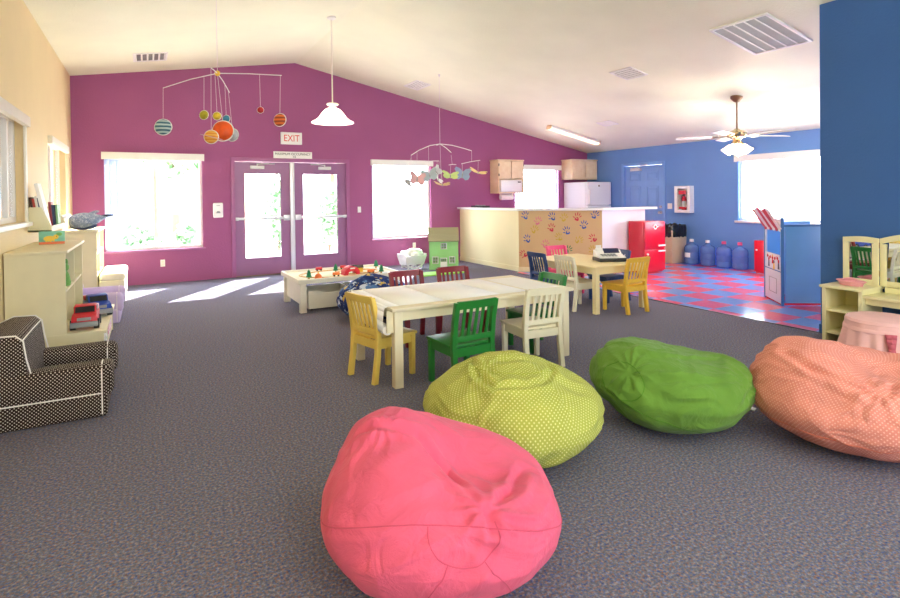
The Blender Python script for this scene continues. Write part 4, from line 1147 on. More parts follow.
for sy in (-1, 1):
    mb = MB(); arc = [(.3 * math.sin(q), .42 - .42 * math.cos(q)) for q in [R(-44 + 8 * i) for i in range(12)]]
    pts = [(x, z + .002) for x, z in arc] + [(x * .95, z + .03) for x, z in arc[::-1]]
    mb.prism(pts, sy * .11 - .01, sy * .11 + .01, 'y'); mb.b2((-.16, sy * .11 - .01, .02), (-.13, sy * .11 + .01, .1)); mb.b2((.13, sy * .11 - .01, .02), (.16, sy * .11 + .01, .1)); mb.build('rocker', m_white, cr)
qd = thing('doll_bedding', 'white ruffled doll bedding heaped in the cradle', 'bedding', (4.42, 9.55, .103), R(6))
m_plushw = fabric('white_cotton', (250, 250, 250))
mb = MB()
for (x, y, z, r) in ((-.13, 0, .16, .11), (0, .02, .19, .12), (.12, -.01, .19, .11), (-.2, -.02, .2, .07), (.03, -.06, .15, .1), (-.06, .05, .18, .1), (.17, .03, .2, .07)): mb.sphere((x, y, z), r, 18, 12, 0, (1, .85, .8))
o = mb.build('quilt', m_plushw, qd, sharp=180)
mb = MB(); mb.b2((-.17, -.09, 0), (.17, .09, .12), .03, 0, 3); mb.build('mattress', m_plushw, qd)
tx = bpy.data.textures.new('ruffle', 'CLOUDS'); tx.noise_scale = .05
rm = o.modifiers.new('remesh', 'REMESH'); rm.mode = 'VOXEL'; rm.voxel_size = .014; rm.use_smooth_shade = True
dm = o.modifiers.new('ruffle', 'DISPLACE'); dm.texture = tx; dm.strength = .03

# ------------------------------------------------------------------ left side: kids' armchairs, shelf units, toys
m_dots = dotted('dark_dotted_canvas', (52, 40, 36), (232, 222, 212), .0150, .21)
m_pipe = M('white_piping', (246, 244, 240), .7, 0)
ac = thing('kids_armchair', 'dark brown kids armchair with white polka dots and white piping', 'armchair', (-.575, 4.47, 0), 0, 'kids armchairs along the cream wall')
mb = MB(); mb.b2((-.36, -.36, 0), (.335, .36, .15), .025, 0, 3); mb.build('base', m_dots, ac, uvbox=True)
mb = MB(); mb.b2((-.1, -.205, .14), (.35, .205, .235), .035, 0, 4); mb.build('seat_cushion', m_dots, ac, uvbox=True)
for sy in (-1, 1):
    mb = MB(); ya, yb = sorted((sy * .20, sy * .365)); mb.b2((-.3, ya, .12), (.37, yb, .335), .065, 0, 5); mb.build('armrest', m_dots, ac, uvbox=True)
    mb = MB(); yc = (ya + yb) / 2; hw = .0825
    for x in (.306,):
        loop = []
        for (cy, cz, a0) in ((yc + hw - .065, .335 - .065, 0), (yc - hw + .065, .335 - .065, 90)):
            for i in range(7): q = R(a0 + 15 * i); loop.append((x, cy + .0665 * math.cos(q), cz + .0665 * math.sin(q)))
        mb.tube([(x, yc + hw + .001, .02)] + loop + [(x, yc - hw - .001, .02)], .0045, 6)
    ys = sy * .366
    mb.tube([(-.3, sy * .362, .152), (.0, sy * .366, .152), (.31, ys, .152)], .0045, 6)
    mb.build('piping', m_pipe, ac)
mb = MB()
prof = [(-.365, .10), (-.365, .46), (-.345, .525), (-.25, .57), (-.13, .565), (-.095, .53), (-.075, .36), (-.06, .2), (-.06, .10)]
mb.prism(prof, -.345, .345, 'y', 0, .018); mb.build('backrest', m_dots, ac, uvbox=True)
mb = MB()
for sy in (-1, 1): mb.tube([(-.058 + .0, sy * .338, .33), (-.078, sy * .338, .42), (-.092, sy * .338, .53), (-.128, sy * .338, .566), (-.25, sy * .34, .571), (-.345, sy * .34, .527), (-.366, sy * .34, .45), (-.366, sy * .35, .16)], .0045, 6)
mb.tube([(-.095, -.34, .535), (-.096, 0, .537), (-.095, .34, .535)], .0045, 6)
mb.build('back_piping', m_pipe, ac)
m_lav = fabric('lavender_canvas', (206, 188, 226)); m_lavp = M('pale_piping', (240, 232, 240), .7, 0)
dup(ac, (-.62, 7.52, 0), 0, 'lavender kids armchair with white piping, between the two cream shelf units', None, {m_dots: m_lav, m_pipe: m_lavp})

m_unit = M('cream_unit_paint', (234, 226, 190), .45, .03)
u1 = thing('shelf_unit', 'cream cubby unit with a low toy step, nearest the dotted armchair', 'shelf', (-1.0, 5.5, 0), 0, 'cream shelf units along the left wall')
L = 1.36
mb = MB(); t_ = .022
mb.b2((.0, 0, .27), (.4, t_, .94)); mb.b2((0, L - t_, .27), (.4, L, .94)); mb.b2((0, 0, .27), (.012, L, .94)); mb.b2((-.0, -.015, .94), (.42, L + .015, .965), .005); mb.build('carcass', m_unit, u1)
mb = MB(); mb.b2((.012, L / 2 - .011, .27), (.395, L / 2 + .011, .94)); mb.build('divider', m_unit, u1)
mb = MB(); mb.b2((.012, t_, .60), (.39, L - t_, .622)); mb.build('shelf_board', m_unit, u1)
mb = MB(); mb.b2((0, 0, 0), (.66, t_, .25)); mb.b2((0, L - t_, 0), (.66, L, .25)); mb.b2((0, L / 2 - .011, 0), (.65, L / 2 + .011, .25)); mb.b2((0, 0, .245), (.68, L, .27), .004); mb.b2((0, 0, .0), (.65, L, .04)); mb.b2((0, 0, 0), (.012, L, .25)); mb.build('low_step', m_unit, u1)
u2 = thing('shelf_unit', 'cream cubby unit in the far left corner, carrying the whale', 'shelf', (-1.0, 8.72, 0), 0, 'cream shelf units along the left wall')
L2_ = 1.3
mb = MB(); mb.b2((0, 0, 0), (.4, t_, .95)); mb.b2((0, L2_ - t_, 0), (.4, L2_, .95)); mb.b2((0, 0, 0), (.012, L2_, .95)); mb.b2((0, -.015, .945), (.42, L2_ + .015, .97), .005); mb.b2((0, 0, .02), (.4, L2_, .05)); mb.build('carcass', m_unit, u2)
mb = MB(); mb.b2((.012, L2_ / 2 - .011, .05), (.395, L2_ / 2 + .011, .945)); mb.build('divider', m_unit, u2)
mb = MB(); mb.b2((.012, t_, .34), (.39, L2_ - t_, .362)); mb.b2((.012, t_, .64), (.39, L2_ - t_, .662)); mb.build('shelf_board', m_unit, u2)
bn_ = thing('cushioned_bench', 'cream padded bench in front of the far left shelf unit', 'bench', (-.585, 8.78, 0))
mb = MB(); mb.b2((.0, 0, 0), (.3, 1.1, .28), .02, 0, 3); mb.build('base', fabric('cream_canvas', (244, 236, 206)), bn_)
mb = MB(); mb.b2((.0, 0, .27), (.31, 1.1, .38), .05, 0, 5); mb.build('cushion', fabric('cream_cushion', (246, 240, 214)), bn_)

# things in and on the units
def toy_truck(lab, x, y, rz, body, second, scale=1.0):
    s = thing('toy_truck', lab, 'toy truck', (x, y, .27), rz, 'toy trucks on the low step of the near shelf unit'); s.scale = (scale,) * 3
    mb = MB(); mb.b2((-.095, -.16, .035), (.095, .17, .085), .012); mb.prism([(-.165, .07), (-.155, .12), (-.08, .135), (.17, .135), (.17, .07)], -.092, .092, 'x', 0, .012); mb.build('body', body, s)
    mb = MB(); mb.prism([(-.085, .13), (-.045, .195), (.05, .2), (.075, .13)], -.082, .082, 'x', 0, .012); mb.build('cab', body, s)
    mb = MB(); mb.prism([(-.0835, .142), (-.0545, .188), (-.052, .188), (-.081, .142)], -.07, .07, 'x'); mb.b2((-.084, -.035, .145), (-.0815, .05, .185)); mb.b2((.0815, -.035, .145), (.084, .05, .185)); mb.build('windows', m_black, s)
    mb = MB(); mb.b2((-.1, -.182, .03), (.1, -.155, .075), .008); mb.b2((-.05, -.17, .085), (.05, -.155, .11)); mb.build('bumper', m_grey, s)
    mb = MB(); mb.b2((-.088, .085, .135), (.088, .17, .175), .006); mb.build('load_bed', second, s)
    for sx in (-1, 1):
        for yy in (-.095, .105):
            mb = MB(); mb.cyl((sx * .065, yy, .042), (sx * .105, yy, .042), .042, seg=20); mb.cyl((sx * .1045, yy, .042), (sx * .107, yy, .042), .02, seg=14, mi=1); mb.build('wheel', [m_black, m_grey], s)
m_toyblue = M('toy_blue', (34, 72, 176), .35)
toy_truck('red toy truck with a grey bumper on the low cream step', -.485, 5.74, R(0), m_redtoy, M('toy_pinkwhite', (246, 214, 220), .4))
toy_truck('blue toy truck parked behind the red truck on the low cream step', -.44, 6.3, R(14), m_toyblue, m_redtoy)
def figure(lab, x, y, z, mat, kind, grp='small toys in the near shelf unit'):
    s = thing('toy_figure', lab, 'toy', (x, y, z), R(40 * kind), grp)
    mb = MB(); mb.lathe([(0, 0), (.05, 0), (.055, .03), (.04, .1), (.03, .125), (0, .13)], seg=18); mb.build('body', mat, s)
    mb = MB(); mb.sphere((0, 0, .16), .042); mb.sphere((-.025, 0, .205), .014, 10, 8, 0, (1, 1, 2.2)); mb.sphere((.025, 0, .205), .014, 10, 8, 0, (1, 1, 2.2)); mb.build('head', mat, s)
m_wplush = fabric('white_plush', (250, 250, 246)); m_gplush = fabric('green_plush', (120, 176, 96))
figure('white long-eared toy in the upper cubby of the near unit, nearest the camera', -.68, 5.7, .622, m_wplush, 0)
figure('green long-eared toy in the upper cubby of the near unit, nearest the camera', -.66, 5.93, .622, m_gplush, 1)
figure('white long-eared toy in the far upper cubby of the near unit', -.68, 6.42, .622, m_wplush, 2)
figure('white long-eared toy in the lower cubby of the near unit, behind the red truck', -.68, 5.75, .27, m_wplush, 1)
figure('green long-eared toy in the lower cubby of the near unit, beside the blue truck', -.69, 6.4, .27, m_gplush, 0)
for k, (yy, zz, mt, w_) in enumerate(((8.95, .362, m_gplush, 'green'), (9.2, .662, m_wplush, 'white'), (9.65, .662, m_gplush, 'green'))):
    figure('%s long-eared toy in the %s cubby of the far left unit' % (w_, ('middle near', 'top near', 'top far')[k]), -.68, yy, zz, mt, k, 'small toys in the far shelf unit')
def bin_(lab, y, mat):
    s = thing('toy_bin', lab, 'bin', (-.55, y, .041), 0, 'fabric bins inside the low step')
    mb = MB(); mb.b2((-.2, -.27, 0), (.2, .27, .012)); mb.b2((-.2, -.27, 0), (-.19, .27, .18)); mb.b2((.19, -.27, 0), (.2, .27, .18), .003); mb.b2((-.2, -.27, 0), (.2, -.26, .18)); mb.b2((-.2, .26, 0), (.2, .27, .18)); mb.build('bin_body', mat, s)
    mb = MB(); mb.b2((.2, -.05, .11), (.205, .05, .13), .002); mb.build('handle', m_white, s)
bin_('pale green print bin in the low step, under the red truck', 5.86, patches('green_print', [(0, (240, 244, 236)), (.45, (150, 200, 150)), (.7, (240, 210, 220)), (.85, (240, 244, 236))], 26.0)); bin_('pink and white print bin in the low step, next to the lavender armchair', 6.55, patches('pink_print', [(0, (248, 236, 240)), (.5, (236, 172, 196)), (.8, (248, 236, 240))], 26.0))
bk = thing('board_book', 'teal board book with a yellow animal, standing on the near cream unit', 'book', (-.79, 6.34, .966), R(6))
mb = MB(); mb.b2((-.1, -.012, 0), (.1, .012, .125), .002); mb.build('cover', M('teal_cover', (126, 196, 168), .4), bk)
mb = MB(); mb.b2((-.099, -.0135, .002), (.099, -.0122, .026), 0, 0); mb.sphere((-.02, -.0125, .055), .036, 18, 10, 1, (1.25, .05, .75)); mb.sphere((.03, -.0125, .07), .022, 14, 8, 1, (1, .08, 1))
for x in (-.045, -.01, .015): mb.b2((x - .005, -.0138, .024), (x + .005, -.0125, .04), 0, 1)
mb.sphere((.055, -.0125, .095), .018, 12, 8, 2, (1.4, .06, .9)); mb.cyl((.036, -.0148, .076), (.036, -.0135, .076), .004, mi=3)
mb.build('cover_picture', [M('orange_band', (232, 120, 62), .4), m_yel, m_gplush, m_black], bk)
wh = thing('whale_plush', 'speckled blue grey plush whale lying on the far left shelf unit', 'plush toy', (-.72, 9.05, .972), R(20))
m_wh = patches('whale_fur', [(0, (146, 162, 188)), (.4, (172, 186, 206)), (.6, (128, 146, 176)), (.85, (200, 210, 222))], 40.0)
bm = bmesh.new(); bm.loops.layers.uv.new('UVMap'); rows = []; N, K = 26, 22
for j in range(N + 1):
    q = j / N; x = -.22 + .46 * q
    r = .14 * math.sin(PI * min(1, q * .9 + .1)) ** .55 * (1 - .72 * q ** 2.2) if j not in (0, N) else .004
    rows.append([bm.verts.new((x, r * 1.15 * math.cos(2 * PI * k / K), .122 + .05 * q ** 2 + r * .86 * math.sin(2 * PI * k / K))) for k in range(K)])
for A, B in zip(rows, rows[1:]):
    for k in range(K): bm.faces.new((A[k], A[(k + 1) % K], B[(k + 1) % K], B[k]))
bm.faces.new(rows[0][::-1]); bm.faces.new(rows[-1]); bmesh.ops.recalc_face_normals(bm, faces=bm.faces)
me = bpy.data.meshes.new('body'); bm.to_mesh(me); bm.free(); me.materials.append(m_wh); me.polygons.foreach_set('use_smooth', [True] * len(me.polygons))
o = bpy.data.objects.new('body', me); C.objects.link(o); o.parent = wh
mb = MB(); mb.sphere((-.05, 0, .06), .085, 18, 12, 0, (1.9, 1.0, .7)); mb.build('belly', fabric('whale_belly', (70, 82, 112)), wh)
mb = MB()
for sy in (-1, 1): mb.sphere((.25, sy * .07, .19), .08, 16, 8, 0, (.6, 1.05, .16), (0, R(-14), sy * R(28)))
mb.build('tail_fluke', fabric('whale_dark_fur', (58, 70, 100)), wh)
mb = MB()
for sy in (-1, 1): mb.sphere((-.02, sy * .15, .08), .06, 14, 8, 0, (.55, 1.1, .18), (sy * R(24), 0, 0))
mb.sphere((.07, 0, .235), .05, 14, 8, 0, (1.5, .2, .5), (0, R(-18), 0)); mb.build('fin', m_wh, wh)

# wall rack with books under the left windows
rk = thing('book_rack', 'cream wall-mounted book rack between the two left windows', 'rack', (XL, 6.58, 1.075))
mb = MB()
prof = [(0, 0), (.19, 0), (.19, .05), (.11, .24), (0, .24)]
for yy in (0, 1.05):
    mb = MB(); mb.prism([(x, z) for x, z in prof], yy, yy + .018, 'y', 0, .002); mb.build('side_panel', m_unit, rk)
mb = MB(); mb.b2((0, 0, 0), (.19, 1.068, .016)); mb.b2((.175, 0, 0), (.19, 1.068, .055), .002); mb.b2((0, 0, 0), (.012, 1.068, .2)); mb.build('tray', m_unit, rk)
for (lab, x, y, th, hh, dd_, lean, col) in (('slim dark brown book in the wall rack, against the wall', .062, 6.605, .018, .32, .2, 8, (84, 54, 44)), ('red book in the wall rack, by the brown one', .083, 6.605, .018, .305, .2, 8, (186, 66, 58)), ('pale grey book in the wall rack, between red and dark blue books', .104, 6.605, .018, .33, .2, 8, (236, 230, 224)), ('dark blue book in the wall rack, just behind the tall white book', .1245, 6.605, .018, .315, .2, 8, (52, 70, 108)),
                                         ('tall white picture book leaning out of the wall rack', .1535, 6.602, .03, .46, .2, 11, (250, 248, 244)), ('maroon book in the wall rack, past the tall white book', .113, 7.2, .022, .27, .2, 4, (160, 56, 70)), ('navy book in the wall rack, beside the green book', .138, 7.2, .022, .24, .2, 4, (58, 74, 116)), ('pale green book at the far end of the wall rack', .163, 7.2, .02, .24, .2, 2, (140, 190, 150))):
    s = thing('book', lab, 'book', (XL + x, y, 1.095), 0, 'books in the wall rack', rot=(0, -R(lean), 0))
    mb = MB(); mb.b2((-th / 2, 0, 0), (-th / 2 + .003, dd_, hh), .0008); mb.b2((th / 2 - .003, 0, 0), (th / 2, dd_, hh), .0008); mb.b2((-th / 2, 0, 0), (th / 2, .003, hh), .0008); mb.build('cover', M('book_cover', col, .5, .02), s)
    mb = MB(); mb.b2((-th / 2 + .003, .003, .004), (th / 2 - .003, dd_ - .004, hh - .004)); mb.build('pages', m_paper, s)

# ------------------------------------------------------------------ vanity corner
m_mirror = M('mirror_silver', (240, 244, 244), 0.0, 0, metal=1.0)
va = thing('toy_vanity', 'pale cream kids vanity with a three-part mirror against the deep blue wall', 'vanity', (5.70, 2.17, 0))
def tower(y0, y1):
    mb = MB(); t_ = .03; x0, x1 = -.35, 0
    for (yy, ww) in ((y0, t_), (y1 - t_, t_)): mb.b2((x0, yy, 0), (x1, yy + ww, .51))
    mb.b2((x1 - .012, y0, .05), (x1, y1, .51)); mb.build('tower_side', m_creamy, va)
    for z in (.10, .30):
        mb = MB(); mb.b2((x0 + .01, y0 + t_, z), (x1, y1 - t_, z + .02), .002); mb.build('shelf_board', m_creamy, va)
    mb = MB(); mb.b2((x0 - .02, y0 - .015, .51), (x1, y1 + .015, .535), .005); mb.build('tower_top', m_creamy, va)
tower(.24, .56); tower(-.57, -.25)
mb = MB(); mb.b2((-.34, -.25, .455), (0, .24, .48), .004); mb.b2((-.30, -.25, .40), (-.285, .24, .455)); mb.build('desk_top', m_creamy, va)
mb = MB(); mb.b2((-.02, -.25, .40), (0, .24, .455)); mb.b2((-.05, -.2, .48), (0, .2, .53)); mb.build('back_rail', m_creamy, va)
def mirror_frame(w, h, arch, par, name):
    mb = MB(); t_ = .05; d = .022
    mb.b2((-w, 0, 0), (-w + t_, d, h - t_ + .002), .002); mb.b2((w - t_, 0, 0), (w, d, h - t_ + .002), .002); mb.b2((-w + t_ - .002, .001, 0), (w - t_ + .002, d, t_), .002)
    n = 14
    top_ = [(-w + 2 * w * i / n, h + arch * math.sin(PI * i / n)) for i in range(n + 1)]; bot = [(x, h - t_ + (z - h)) for x, z in top_]
    mb.prism(top_ + bot[::-1], 0, d, 'y')
    o = mb.build(name, m_creamy, par)
    mb = MB(); pts = [(-w + t_ - .004, t_ - .004), (w - t_ + .004, t_ - .004)] + [(x, z + .002) for x, z in bot if abs(x) < w - t_ + .004][::-1]
    mb.prism(pts, .007, .012, 'y'); g = mb.build('mirror', m_mirror, o)
    return o
cm = mirror_frame(.235, .42, .05, va, 'centre_mirror_frame'); cm.location = (-.055, 0, .535); cm.rotation_euler = (0, 0, -PI / 2)
for sy in (-1, 1):
    wm = mirror_frame(.145, .42, .012, va, 'wing_mirror_frame'); q = R(4)
    cy = sy * (.24 + .145 * math.cos(q)); wm.location = (-.055 - .145 * math.sin(q), cy, .535); wm.rotation_euler = (0, 0, -PI / 2 - sy * q)
mb = MB()
for sy in (-1, 1):
    for z in (.62, .87): mb.cyl((-.057, sy * .2375, z), (-.057, sy * .2375, z + .05), .004)
mb.build('hinge', m_bronze, va)
pb_ = thing('pink_basket', 'pink ruffled basket on the near shelf top of the vanity', 'basket', (5.47, 2.55, .5355), R(80))
m_pinkcloth = fabric('pale_pink_cloth', (250, 176, 186))
mb = MB(); mb.lathe([(0, .004), (.05, .004), (.06, .03), (.075, .045), (.07, .05), (.055, .032), (.045, .012), (0, .01)], seg=40, ripple=-.006, nr=9, mat=Matrix.Diagonal((1.7, 1, 1, 1))); mb.build('basket_body', m_pinkcloth, pb_)
mb = MB(); mb.tube([(-.1 + .2 * i / 10, .0, .035 + .03 * math.sin(PI * i / 10)) for i in range(11)], .01, 8); mb.build('handle', m_pinkcloth, pb_)
st = thing('skirted_stool', 'round stool with a pale pink skirt and darker sash, in front of the vanity', 'stool', (5.06, 2.14, 0))
m_skirt = fabric('pink_satin_skirt', (250, 196, 194)); m_sash = fabric('rose_sash', (214, 108, 122))
mb = MB(); mb.lathe([(.0, .385), (.2, .385), (.235, .375), (.245, .355), (.24, .33), (0, .325)], seg=48); mb.build('cushion', m_skirt, st)
mb = MB(); mb.lathe([(.243, .35), (.25, .3), (.27, .2), (.30, .09), (.325, .01), (.318, .01), (.293, .09), (.263, .2), (.24, .3), (.236, .345)], seg=120, ripple=.022, nr=15); mb.build('skirt', m_skirt, st)
mb = MB(); mb.lathe([(.247, .318), (.254, .31), (.257, .29), (.252, .282)], seg=48); mb.build('piping', m_skirt, st)
for k, (qa, tilt) in enumerate(((-150, .05), (-142, -.05))):
    q = R(qa); mb = MB()
    pts = []
    for i in range(8):
        z = .30 - .035 * i; r = .268 + .0095 * i; qq = q + tilt * i * .45
        for e in (-.07, .07): pts.append((r * math.cos(qq + e), r * math.sin(qq + e), z))
    for i in range(7): mb.quad([pts[2 * i], pts[2 * i + 1], pts[2 * i + 3], pts[2 * i + 2]])
    o = mb.build('sash', m_sash, st); so = o.modifiers.new('thickness', 'SOLIDIFY'); so.thickness = .006; so.offset = 1

# ------------------------------------------------------------------ ceiling things
QR, QL = math.atan(.2056), -math.atan(.1633)
def on_ceiling(name, label, cat, x, y, grp=None):
    return thing(name, label, cat, (x, y, ceil_z(x)), 0, grp, rot=(0, QR if x > XR else QL, 0))
g = on_ceiling('return_air_grille', 'large white return air grille with five grey filter bays, near the blue partition', 'air grille', 5.99, 3.68)
mb = MB(); a, b = .435, .33
for lo, hi in (((-a, -b, -.02), (a, -b + .03, 0)), ((-a, b - .03, -.02), (a, b, 0)), ((-a, -b, -.02), (-a + .03, b, 0)), ((a - .03, -b, -.02), (a, b, 0))): mb.b2(lo, hi, .003)
for k in range(1, 5): yk = -b + .03 + k * (2 * b - .06) / 5; mb.b2((-a + .03, yk - .007, -.016), (a - .03, yk + .007, 0))
mb.build('frame', m_white, g)
mb = MB(); mb.b2((-a + .02, -b + .02, -.008), (a - .02, b - .02, 0)); mb.build('filter', M('filter_grey', (184, 191, 188), .8, .04), g)
for (lab, x, y, a, b) in (('ceiling vent above the left window', .075, 9.19, .225, .25), ('ceiling vent near the top of the purple wall, over the butterfly mobile', 4.42, 9.22, .15, .29), ('ceiling vent between the butterfly mobile and the fan', 6.07, 5.66, .18, .2), ('small ceiling vent beside the fluorescent light', 7.80, 7.82, .13, .18)):
    v = on_ceiling('ceiling_vent', lab, 'vent', x, y, 'white ceiling vents')
    mb = MB()
    for lo, hi in (((-a, -b, -.014), (a, -b + .025, 0)), ((-a, b - .025, -.014), (a, b, 0)), ((-a, -b, -.014), (-a + .025, b, 0)), ((a - .025, -b, -.014), (a, b, 0))): mb.b2(lo, hi, .003)
    n = 6
    mb.build('frame', m_white, v); mb = MB()
    for k in range(n): xk = -a + .035 + k * (2 * a - .07) / (n - 1); mb.box((xk, 0, -.008), (.028, 2 * b - .05, .003), 0, (0, R(38), 0))
    mb.build('louvres', m_white, v)
    mb = MB(); mb.b2((-a + .02, -b + .02, -.002), (a - .02, b - .02, 0)); mb.build('backing', M('duct_grey', (120, 120, 118), .7), v)
fl_ = on_ceiling('fluorescent_light', 'long white fluorescent strip light over the bar kitchen', 'ceiling light', 8.08, 9.06)
mb = MB(); mb.b2((-.7, -.07, -.05), (.7, .07, 0), .008); mb.build('housing', m_white, fl_)
mb = MB(); mb.b2((-.68, -.055, -.085), (.68, .055, -.05), .02, 0, 3); mb.build('diffuser', translucent('lit_diffuser', (255, 244, 228), .5, .5), fl_)
mb = MB()
for s_ in (-1, 1): mb.b2((s_ * .70 - .014, -.07, -.085), (s_ * .70 + .014, .07, 0), .004)
mb.build('end_cap', m_maple, fl_)
pe = thing('pendant_light', 'white bell-shaped glass pendant lamp hanging before the purple wall', 'pendant lamp', (2.23, 7.32, 0))
zc = ceil_z(2.23)
mb = MB(); mb.lathe([(0, zc + .005), (.06, zc + .005), (.06, zc - .02), (.03, zc - .04), (0, zc - .04)], seg=24); mb.build('canopy', m_white, pe)
mb = MB(); mb.cyl((0, 0, zc - .03), (0, 0, 2.62), .009); mb.build('stem', m_offwhite, pe)
mb = MB(); mb.lathe([(0, 2.665), (.07, 2.66), (.085, 2.645), (.07, 2.63), (0, 2.625)], seg=24, mat=Matrix.Rotation(0, 4, 'X')); o = mb.build('collar', m_offwhite, pe); 
mb = MB(); mb.lathe([(.0, 2.60), (.05, 2.598), (.10, 2.575), (.15, 2.52), (.19, 2.46), (.235, 2.425), (.28, 2.405), (.285, 2.395), (.28, 2.392), (.23, 2.412), (.182, 2.45), (.142, 2.51), (.092, 2.565), (.045, 2.585), (0, 2.588)], seg=40); mb.build('lamp_shade', translucent('lamp_glass', (255, 250, 240), .5, .55), pe)
mb = MB(); mb.cyl((0, 0, 2.585), (0, 0, 2.63), .03, .045); mb.build('socket', m_offwhite, pe)
mb = MB(); mb.sphere((0, 0, 2.47), .035); mb.cyl((0, 0, 2.49), (0, 0, 2.58), .016); mb.build('bulb', M('lit_bulb', (255, 236, 204), .4, 0, emit=6), pe)

fx, fy = 7.63, 5.05; zc = ceil_z(fx)
fa = thing('ceiling_fan', 'white-bladed ceiling fan with brass motor and lit bell lamps', 'ceiling fan', (fx, fy, 0))
mb = MB(); mb.lathe([(0, zc + .02), (.085, zc + .02), (.085, zc - .02), (.04, zc - .07), (.02, zc - .08), (0, zc - .08)], seg=28); mb.build('canopy', m_bronze, fa)
mb = MB(); mb.cyl((0, 0, zc - .07), (0, 0, 2.30), .013); mb.build('downrod', m_bronze, fa)
mb = MB(); mb.lathe([(0, 2.325), (.03, 2.32), (.05, 2.30), (.11, 2.285), (.135, 2.26), (.135, 2.22), (.12, 2.195), (.07, 2.18), (.05, 2.15), (.06, 2.13), (.05, 2.10), (0, 2.095)], seg=36); mb.build('motor', m_brass, fa)
for k in range(5):
    q = R(-28.9 + 8 + 72 * k); c_, s_ = math.cos(q), math.sin(q)
    mb = MB(); mb.b2((.10, -.02, 2.205), (.30, .02, 2.213), .003); mb.b2((.24, -.05, 2.2), (.32, .05, 2.207), .003)
    br_ = mb.build('blade_bracket', m_brass, fa); br_.rotation_euler = (0, 0, q)
    mb = MB(); pts = [(.24, -.055), (.70, -.072), (.80, -.07), (.835, -.045), (.835, .045), (.80, .07), (.70, .072), (.24, .055)]
    mb.prism(pts, -.004, .004, 'z'); bl_ = mb.build('blade', m_white, fa); bl_.location = (0, 0, 2.218); bl_.rotation_euler = Euler((R(11), 0, q))
m_lampg = translucent('fan_lamp_glass', (255, 236, 206), .5, 1.0)
for k in range(4):
    q = R(20 + 90 * k); ax = Vector((math.cos(q) * .6, math.sin(q) * .6, -.8)).normalized(); base = Vector((math.cos(q) * .06, math.sin(q) * .06, 2.11))
    mat4 = ax.to_track_quat('Z', 'Y').to_matrix().to_4x4()
    mb = MB(); mb.lathe([(.02, 0), (.035, .02), (.045, .06), (.06, .105), (.075, .13), (.07, .13), (.055, .105), (.04, .06), (.028, .02)], tuple(base + ax * .035), 24, 0, mat=mat4); sh = mb.build('lamp_shade', m_lampg, fa)
    mb = MB(); mb.cyl(tuple(base - ax * .04), tuple(base + ax * .045), .014); mb.build('lamp_arm', m_brass, fa)
mb = MB(); mb.tube([(.03, 0, 2.1), (.032, 0, 1.98), (.03, .002, 1.92)], .003, 6); mb.sphere((.03, .002, 1.915), .009); mb.build('pull_chain', m_brass, fa)

# ------------------------------------------------------------------ mobiles
vR = Vector((.8755, -.4830, 0)); vF = Vector((.4830, .8755, 0))
m_string = M('white_string', (240, 230, 236), .6, 0); m_rod = M('white_rod', (244, 240, 240), .4, 0)
h0 = Vector((.60, 5.60, 2.56)); zc = ceil_z(.60)
pm = thing('planet_mobile', 'solar system mobile with a large orange sun and painted planets on white rods', 'mobile', h0)
def L3(u, z, f=0): return vR * u + vF * f + Vector((0, 0, z))
mb = MB(); mb.tube([L3(-.525, -.128, .02), L3(-.25, -.052), L3(0, 0), L3(.3, -.008), L3(.60, -.023, .02)], .0045, 8); mb.build('rod', m_rod, pm)
mb = MB(); mb.tube([L3(.113, -.045, -.4), L3(.05, -.014, -.2), L3(0, 0), L3(-.03, -.03, .2), L3(-.076, -.091, .469)], .0045, 8); mb.build('rod', m_rod, pm)
mb = MB(); mb.sphere((0, 0, 0), .026, 14, 10, 0, (1, 1, 1)); mb.build('hub', m_yel, pm)
mb = MB(); mb.cyl((0, 0, .0), (0, 0, zc - h0.z - .0), .0022, seg=6); mb.lathe([(0, zc - h0.z), (.012, zc - h0.z), (.006, zc - h0.z - .02), (0, zc - h0.z - .03)], seg=10); mb.build('hanging_string', m_string, pm)
px = .00947
def planet(nm, u, z, f, r, mat, top, rim=True, ring=False):
    c = L3(u, z, f)
    mb = MB(); mb.sphere((0, 0, 0), r, 26, 18, 0, (1, .62, 1))
    if rim:
        mb.tube([(r * 1.0 * math.cos(2 * PI * i / 40), 0, r * 1.0 * math.sin(2 * PI * i / 40)) for i in range(40)], r * .09, 8, 1, True)
    o = mb.build(nm, [mat, m_white], pm); o.location = c; o.rotation_euler = (R(-6), 0, R(-28.9 + 12 * math.sin(u * 20)))
    if ring:
        mb = MB(); ri, ro, n = r * 1.15, r * 1.6, 48
        for i in range(n):
            a0, a1 = 2 * PI * i / n, 2 * PI * (i + 1) / n
            lo = [(ri * math.cos(a0), ri * math.sin(a0), -.002), (ro * math.cos(a0), ro * math.sin(a0), -.002), (ro * math.cos(a1), ro * math.sin(a1), -.002), (ri * math.cos(a1), ri * math.sin(a1), -.002)]
            mb.hexa(lo, [(x, y, .002) for x, y, _ in lo])
        g_ = mb.build('ring', M('ring_clear', (220, 190, 210), .4, .05), o); g_.rotation_euler = (R(8), R(14), 0)
    mb = MB(); tp = Vector(top); mb.cyl(tuple(c + Vector((0, 0, r * .9))), tuple(tp), .0018, seg=6); mb.build('string', m_string, pm)
pl1 = stripes_mat('teal_striped_planet', (58, 110, 130), (190, 216, 214), 9, 2); pl2 = stripes_mat('orange_striped_planet', (236, 120, 52), (150, 66, 40), 9, 2)
planet('planet', -.53, -.498, .02, .074, pl1, L3(-.525, -.128, .02))
planet('planet', -.14, -.389, .016, .043, M('olive_planet', (186, 176, 44), .5, .3, 30), L3(-.136, -.03, .02))
planet('planet', .076, -.433, -.204, .036, M('yellow_planet', (206, 180, 44), .5, .3, 30), L3(.062, -.02, -.204))
